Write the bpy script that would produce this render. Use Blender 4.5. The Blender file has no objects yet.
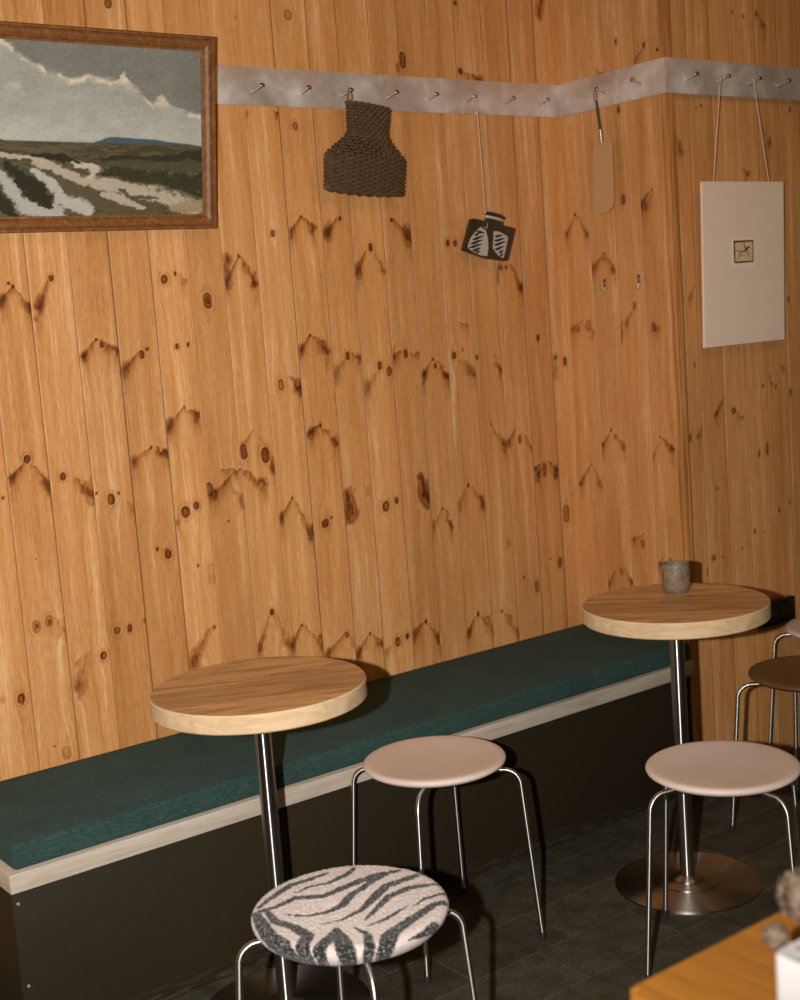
import bpy, bmesh, math, random
import numpy as np
from mathutils import Vector, Matrix
C = bpy.context.scene.collection
PI = math.pi
random.seed(7)
RN = np.random.RandomState(11)

# ---------------------------------------------------------------- camera, world, light
CAM = Vector((-2.9566, -3.0331, 1.4575))
CF = Vector((0.59101, 0.79549, -0.13378)); CR = Vector((0.79467, -0.60265, -0.07282)); CU = Vector((0.13855, 0.06327, 0.98833))
cd = bpy.data.cameras.new('camera'); cam = bpy.data.objects.new('camera', cd); C.objects.link(cam)
M = Matrix.Identity(4)
for i in range(3):
    M[i][0] = CR[i]; M[i][1] = CU[i]; M[i][2] = -CF[i]; M[i][3] = CAM[i]
cam.matrix_world = M
cd.sensor_fit = 'HORIZONTAL'; cd.sensor_width = 36; cd.lens = 1346.24 / 800 * 36
cd.clip_start = 0.05; cd.clip_end = 50
cd.dof.use_dof = True; cd.dof.focus_distance = 3.1; cd.dof.aperture_fstop = 5.2
bpy.context.scene.camera = cam
vs = bpy.context.scene.view_settings
vs.view_transform = 'Standard'; vs.look = 'None'; vs.gamma = 1; vs.use_curve_mapping = False
vs.exposure = -0.08
w = bpy.data.worlds.new('room_light'); bpy.context.scene.world = w; w.use_nodes = True
w.node_tree.nodes['Background'].inputs['Color'].default_value = (1.0, 0.80, 0.52, 1)
w.node_tree.nodes['Background'].inputs['Strength'].default_value = 0.048

def lamp(name, kind, loc, energy, color, size=0.1, target=None):
    l = bpy.data.lights.new(name, kind); l.energy = energy; l.color = color
    if kind == 'AREA': l.size = size
    else: l.shadow_soft_size = size
    o = bpy.data.objects.new(name, l); o.location = loc; C.objects.link(o)
    if target is not None:
        o.rotation_euler = (Vector(target) - Vector(loc)).to_track_quat('-Z', 'Y').to_euler()
    return o
# the camera's own flash, a hand's width to the left of the lens
FL = CAM - CR * 0.21 + CU * 0.01 - CF * 0.02
fl_ = lamp('flash', 'SPOT', FL, 475, (1.0, 0.935, 0.885), 0.016, FL + CF * 1346 + CR * -80 - CU * 60)
fl_.data.spot_size = math.radians(88); fl_.data.spot_blend = 1.0
# warm ceiling lamps of the room
lamp('ceiling_lamp', 'AREA', (-0.5, -2.2, 2.95), 7.5, (1.0, 0.52, 0.14), 0.7, (0.2, -0.2, 1.6))
lamp('ceiling_lamp', 'AREA', (-2.4, -1.8, 2.95), 3.5, (1.0, 0.52, 0.14), 0.7, (-1.6, 0.0, 1.8))

# ---------------------------------------------------------------- helpers
def new_obj(name, me, mat=None, parent=None):
    if mat is not None: me.materials.append(mat)
    o = bpy.data.objects.new(name, me); C.objects.link(o)
    if parent is not None: o.parent = parent
    return o
def obj(name, bm, mat=None, parent=None, smooth=True, angle=40):
    me = bpy.data.meshes.new(name)
    bmesh.ops.recalc_face_normals(bm, faces=bm.faces)
    if smooth:
        for f in bm.faces: f.smooth = True
        ca = math.radians(angle)
        for e in bm.edges:
            if len(e.link_faces) == 2:
                try:
                    if e.calc_face_angle() > ca: e.smooth = False
                except Exception: pass
    bm.to_mesh(me); bm.free()
    return new_obj(name, me, mat, parent)
def thing(name, label, cat, loc=(0, 0, 0), rotz=0, group=None):
    o = bpy.data.objects.new(name, None); C.objects.link(o)
    o.empty_display_size = 0.05
    o.location = loc; o.rotation_euler = (0, 0, rotz); tag(o, label, cat, group); return o
def tag(o, label, cat, group=None):
    o['label'] = label; o['category'] = cat
    if group: o['group'] = group
    return o
def box(bm, lo, hi, bevel=0.0, seg=2):
    r = bmesh.ops.create_cube(bm, size=1)
    v = r['verts']
    for p in v:
        for i in range(3): p.co[i] = lo[i] if p.co[i] < 0 else hi[i]
    if bevel:
        es = list({e for p in v for e in p.link_edges})
        bmesh.ops.bevel(bm, geom=es, offset=bevel, segments=seg, profile=0.5, affect='EDGES')
    return bm
def uv_layer(bm):
    return bm.loops.layers.uv.get('UVMap') or bm.loops.layers.uv.new('UVMap')
def lathe(bm, prof, n=64, c=(0, 0, 0)):
    rings = []; uvl = uv_layer(bm)
    def face(vs, us):
        f = bm.faces.new(vs)
        for l, q in zip(f.loops, us): l[uvl].uv = q
    for r, z in prof:
        if r < 1e-6: rings.append([bm.verts.new((c[0], c[1], c[2] + z))])
        else: rings.append([bm.verts.new((c[0] + r * math.cos(2 * PI * k / n), c[1] + r * math.sin(2 * PI * k / n), c[2] + z)) for k in range(n)])
    for i, (a, b) in enumerate(zip(rings, rings[1:])):
        for k in range(n):
            k2 = (k + 1) % n; u0, u1, v0, v1 = k / n, (k + 1) / n, i * .1, i * .1 + .1
            if len(a) == 1 and len(b) == 1: continue
            if len(a) == 1: face((a[0], b[k2], b[k]), ((u0, v0), (u1, v1), (u0, v1)))
            elif len(b) == 1: face((a[k], a[k2], b[0]), ((u0, v0), (u1, v0), (u0, v1)))
            else: face((a[k], a[k2], b[k2], b[k]), ((u0, v0), (u1, v0), (u1, v1), (u0, v1)))
    return bm
def tube(bm, pts, r, n=10, caps=True, closed=False):
    pts = [Vector(p) for p in pts]; rs = r if isinstance(r, (list, tuple)) else [r] * len(pts)
    up = None; rings = []; uvl = uv_layer(bm)
    L = len(pts)
    for i, p in enumerate(pts):
        if closed: t = (pts[(i + 1) % L] - pts[i - 1]).normalized()
        else: t = (pts[min(i + 1, L - 1)] - pts[max(i - 1, 0)]).normalized()
        if up is None:
            up = Vector((0, 0, 1)) if abs(t.z) < 0.9 else Vector((1, 0, 0))
        a = t.cross(up)
        if a.length < 1e-6: a = t.cross(Vector((0.3, 1, 0.2)))
        a.normalize(); b = a.cross(t).normalized(); up = b
        rings.append([bm.verts.new(p + (a * math.cos(2 * PI * k / n) + b * math.sin(2 * PI * k / n)) * rs[i]) for k in range(n)])
    prs = list(zip(rings, rings[1:])) + ([(rings[-1], rings[0])] if closed else [])
    for A, B in prs:
        for k in range(n):
            f = bm.faces.new((A[k], A[(k + 1) % n], B[(k + 1) % n], B[k]))
            for l, q in zip(f.loops, ((k / n, 0), ((k + 1) / n, 0), ((k + 1) / n, .1), (k / n, .1))): l[uvl].uv = q
    if caps and not closed:
        bm.faces.new(rings[0][::-1]); bm.faces.new(rings[-1])
    return bm
def extrude_poly(bm, pts2, to3, depth_vec):
    """solid with outline pts2 (2D), to3 maps (a,b)->3D, depth_vec the thickness"""
    d = Vector(depth_vec)
    A = [bm.verts.new(Vector(to3(*p))) for p in pts2]; B = [bm.verts.new(Vector(to3(*p)) + d) for p in pts2]
    bm.faces.new(A); bm.faces.new(B[::-1]); n = len(A)
    for k in range(n): bm.faces.new((A[k], B[k], B[(k + 1) % n], A[(k + 1) % n]))
    return bm
def ribbon(bm, pts, ws, to3):
    """flat stroke of varying width on a surface"""
    n = len(pts); L = []
    for i, (p, wd) in enumerate(zip(pts, ws)):
        a = pts[max(i - 1, 0)]; b = pts[min(i + 1, n - 1)]
        dx, dy = b[0] - a[0], b[1] - a[1]; l = math.hypot(dx, dy) or 1
        nx, ny = -dy / l * wd / 2, dx / l * wd / 2
        L.append((bm.verts.new(to3(p[0] + nx, p[1] + ny)), bm.verts.new(to3(p[0] - nx, p[1] - ny))))
    for a, b in zip(L, L[1:]): bm.faces.new((a[0], a[1], b[1], b[0]))
    return bm

# ---- numpy pattern tools (evaluated on mesh vertices)
def vnoise(x, y, seed=0):
    rs = np.random.RandomState(seed); T = rs.rand(256, 256)
    xi = np.floor(x).astype(int); yi = np.floor(y).astype(int); fx = x - xi; fy = y - yi
    fx = fx * fx * (3 - 2 * fx); fy = fy * fy * (3 - 2 * fy)
    g = lambda a, b: T[a % 256, b % 256]
    return (g(xi, yi) * (1 - fx) + g(xi + 1, yi) * fx) * (1 - fy) + (g(xi, yi + 1) * (1 - fx) + g(xi + 1, yi + 1) * fx) * fy
def fbm(x, y, seed=0, o=4):
    s = 0; a = .5; t = 0
    for k in range(o): s = s + a * vnoise(x * 2 ** k, y * 2 ** k, seed + k); t += a; a *= .5
    return s / t
def capsule(x, y, x1, y1, x2, y2, r1, r2):
    """signed ratio d/r along a tapered stroke"""
    dx, dy = x2 - x1, y2 - y1; L = dx * dx + dy * dy + 1e-12
    t = np.clip(((x - x1) * dx + (y - y1) * dy) / L, 0, 1)
    d = np.hypot(x - x1 - t * dx, y - y1 - t * dy); r = r1 + (r2 - r1) * t
    return d, r, t
def sstep(a, b, x):
    t = np.clip((x - a) / (b - a), 0, 1); return t * t * (3 - 2 * t)
def set_attr(me, name, arr, kind='FLOAT'):
    a = me.attributes.new(name, kind, 'POINT')
    if kind == 'FLOAT': a.data.foreach_set('value', np.asarray(arr, dtype=np.float32).ravel())
    else:
        c = np.ones((len(arr), 4), dtype=np.float32); c[:, :3] = arr; a.data.foreach_set('color', c.ravel())
def grid_mesh(name, P3, nx, ny):
    """P3 (ny*nx,3) -> quad mesh"""
    me = bpy.data.meshes.new(name)
    i = np.arange(nx - 1)[None, :] + np.arange(ny - 1)[:, None] * nx
    q = np.stack([i, i + 1, i + 1 + nx, i + nx], -1).reshape(-1, 4)
    me.vertices.add(len(P3)); me.vertices.foreach_set('co', P3.astype(np.float32).ravel())
    me.loops.add(q.size); me.loops.foreach_set('vertex_index', q.ravel().astype(np.int32))
    me.polygons.add(len(q)); me.polygons.foreach_set('loop_start', (np.arange(len(q)) * 4).astype(np.int32))
    me.update(calc_edges=True); me.validate()
    return me

# ---------------------------------------------------------------- materials
class NT:
    def __init__(s, name):
        s.m = bpy.data.materials.new(name); s.m.use_nodes = True; s.t = s.m.node_tree
        s.b = s.t.nodes['Principled BSDF']
    def n(s, k, **kw):
        x = s.t.nodes.new(k)
        for a, v in kw.items(): setattr(x, a, v)
        return x
    def link(s, a, b): s.t.links.new(a, b)
    def inp(s, node, key, v):
        if hasattr(v, 'node'): s.link(v, node.inputs[key])
        else: node.inputs[key].default_value = v
    def coord(s, kind='Object'): return s.n('ShaderNodeTexCoord').outputs[kind]
    def mapping(s, v, scale=(1, 1, 1), rot=(0, 0, 0), loc=(0, 0, 0)):
        m = s.n('ShaderNodeMapping'); s.link(v, m.inputs[0]); m.inputs['Scale'].default_value = scale
        m.inputs['Rotation'].default_value = rot; m.inputs['Location'].default_value = loc; return m.outputs[0]
    def noise(s, v, scale=5, detail=3, rough=.5, dist=0):
        x = s.n('ShaderNodeTexNoise'); s.link(v, x.inputs['Vector']); x.inputs['Scale'].default_value = scale
        x.inputs['Detail'].default_value = detail; x.inputs['Roughness'].default_value = rough; x.inputs['Distortion'].default_value = dist
        return x.outputs[0]
    def ramp(s, f, stops):
        x = s.n('ShaderNodeValToRGB'); s.link(f, x.inputs[0]); e = x.color_ramp.elements
        while len(e) < len(stops): e.new(0.5)
        for el, (p, c) in zip(e, stops):
            el.position = p; el.color = (*c, 1) if len(c) == 3 else c
        return x.outputs[0]
    def mix(s, f, a, b, mode='MIX'):
        x = s.n('ShaderNodeMix', data_type='RGBA', blend_type=mode)
        s.inp(x, 0, f)
        for k, v in ((6, a), (7, b)):
            if hasattr(v, 'node'): s.link(v, x.inputs[k])
            else: x.inputs[k].default_value = (*v, 1)
        return x.outputs[2]
    def math(s, op, a, b=0.0, clamp=False):
        x = s.n('ShaderNodeMath', operation=op); x.use_clamp = clamp; s.inp(x, 0, a); s.inp(x, 1, b); return x.outputs[0]
    def attr(s, name, out='Fac'): return s.n('ShaderNodeAttribute', attribute_name=name).outputs[out]
    def bump(s, h, strength=.3, dist=.002):
        x = s.n('ShaderNodeBump'); x.inputs['Strength'].default_value = strength; x.inputs['Distance'].default_value = dist
        s.link(h, x.inputs['Height']); s.link(x.outputs[0], s.b.inputs['Normal'])
    def set(s, color=None, rough=None, metal=None, spec=None, **kw):
        for k, v in (('Base Color', color), ('Roughness', rough), ('Metallic', metal), ('Specular IOR Level', spec)):
            if v is None: continue
            if hasattr(v, 'node'): s.link(v, s.b.inputs[k])
            else: s.b.inputs[k].default_value = (*v, 1) if isinstance(v, tuple) else v
        for k, v in kw.items(): s.b.inputs[k].default_value = v
        return s.m

def m_plain(name, color, rough=.5, metal=0, spec=.5, var=.12, scale=40):
    k = NT(name); v = k.coord(); n = k.noise(v, scale, 3)
    c = k.mix(n, tuple(x * (1 - var) for x in color), tuple(min(1, x * (1 + var)) for x in color))
    return k.set(c, rough, metal, spec)

def m_pine_wall():
    k = NT('varnished_knotty_pine')
    u = k.attr('u'); z = k.attr('zz'); kn = k.attr('knot'); pl = k.attr('plank'); tone = k.attr('tone')
    cb = k.n('ShaderNodeCombineXYZ'); k.link(k.math('MULTIPLY', u, 1.0), cb.inputs[0]); k.link(pl, cb.inputs[1]); k.link(k.math('MULTIPLY', z, 0.035), cb.inputs[2])
    broad = k.noise(cb.outputs[0], 34, 2, .5, .3)
    fine = k.noise(cb.outputs[0], 170, 3, .6, .2)
    cb2 = k.n('ShaderNodeCombineXYZ'); k.link(u, cb2.inputs[0]); k.link(pl, cb2.inputs[1]); k.link(k.math('MULTIPLY', z, 0.25), cb2.inputs[2])
    blot = k.noise(cb2.outputs[0], 9, 3, .6)
    g = k.math('ADD', k.math('MULTIPLY', broad, .55), k.math('MULTIPLY', fine, .45))
    c = k.ramp(g, [(.34, (.50, .226, .072)), (.46, (.60, .298, .106)), (.56, (.65, .345, .136)), (.66, (.77, .49, .25))])
    c = k.mix(k.math('MULTIPLY', k.ramp(blot, [(.4, (0, 0, 0)), (.7, (1, 1, 1))]), .45), c, (.46, .20, .055))
    c = k.mix(1.0, c, k.ramp(tone, [(0, (.86, .82, .78)), (1, (1.07, 1.07, 1.08))]), 'MULTIPLY')
    cb3 = k.n('ShaderNodeCombineXYZ'); k.link(u, cb3.inputs[0]); k.link(pl, cb3.inputs[1]); k.link(k.math('MULTIPLY', z, 0.10), cb3.inputs[2])
    pore = k.noise(cb3.outputs[0], 420, 2, .6)
    c = k.mix(1.0, c, k.ramp(pore, [(.30, (.84, .81, .76)), (.5, (1, 1, 1)), (.7, (1.09, 1.10, 1.12))]), 'MULTIPLY')
    c = k.mix(k.math('MULTIPLY', k.attr('pale'), .7, True), c, (.84, .56, .31))
    dark = k.ramp(kn, [(0, (1, 1, 1)), (.25, (.74, .63, .48)), (.6, (.36, .23, .13)), (1, (.12, .06, .03))])
    c = k.mix(1.0, c, dark, 'MULTIPLY')
    c = k.mix(k.math('MULTIPLY', k.attr('gap'), .9, True), c, (.13, .06, .02))   # darker brown inside the plank joint
    k.bump(g, .10, .001)
    return k.set(c, .42, 0, .35)

def m_wood(name, a, b, c3, ang=0, scale=1.0, rough=.45, bands=None):
    k = NT(name); v = k.coord()
    v = k.mapping(v, (1, 1, 1), (0, 0, -math.radians(ang)))
    s = k.mapping(v, (1.2 * scale, 14 * scale, 14 * scale))
    n1 = k.noise(s, 2.2, 4, .6, 1.2); n2 = k.noise(k.mapping(v, (5, 90, 90)), 3, 3, .6)
    g = k.math('ADD', k.math('MULTIPLY', n1, .7), k.math('MULTIPLY', n2, .3))
    c = k.ramp(g, [(.33, a), (.5, b), (.66, c3)])
    if bands:
        # edge-glued boards, each with its own tone and figure
        sp = k.n('ShaderNodeSeparateXYZ'); k.link(v, sp.inputs[0])
        bi = k.math('FLOOR', k.math('DIVIDE', k.math('ADD', sp.outputs[1], .21), bands))
        wn = k.n('ShaderNodeTexWhiteNoise', noise_dimensions='1D'); k.link(k.math('ADD', bi, 3.0), wn.inputs['W'])
        c = k.mix(1.0, c, k.ramp(wn.outputs[0], [(0, (.78, .74, .68)), (1, (1.10, 1.08, 1.06))]), 'MULTIPLY')
        cb = k.n('ShaderNodeCombineXYZ'); k.link(k.math('MULTIPLY', sp.outputs[0], 2.2), cb.inputs[0]); k.link(k.math('MULTIPLY', sp.outputs[1], 17), cb.inputs[1]); k.link(bi, cb.inputs[2])
        fg = k.noise(cb.outputs[0], 2.0, 5, .65, 1.6)
        c = k.mix(k.ramp(fg, [(.50, (0, 0, 0)), (.60, (.62, .62, .62)), (.66, (.10, .10, .10))]), c, (.20, .085, .025))
    k.bump(g, .1, .001)
    return k.set(c, rough, 0, .4)

def brushed(k, a=.9):
    """grooves running around the turned metal"""
    t = k.n('ShaderNodeTangent', direction_type='UV_MAP', uv_map='UVMap'); k.link(t.outputs[0], k.b.inputs['Tangent'])
    k.b.inputs['Anisotropic'].default_value = a; k.b.inputs['Anisotropic Rotation'].default_value = .25

PINE = m_pine_wall()

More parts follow.
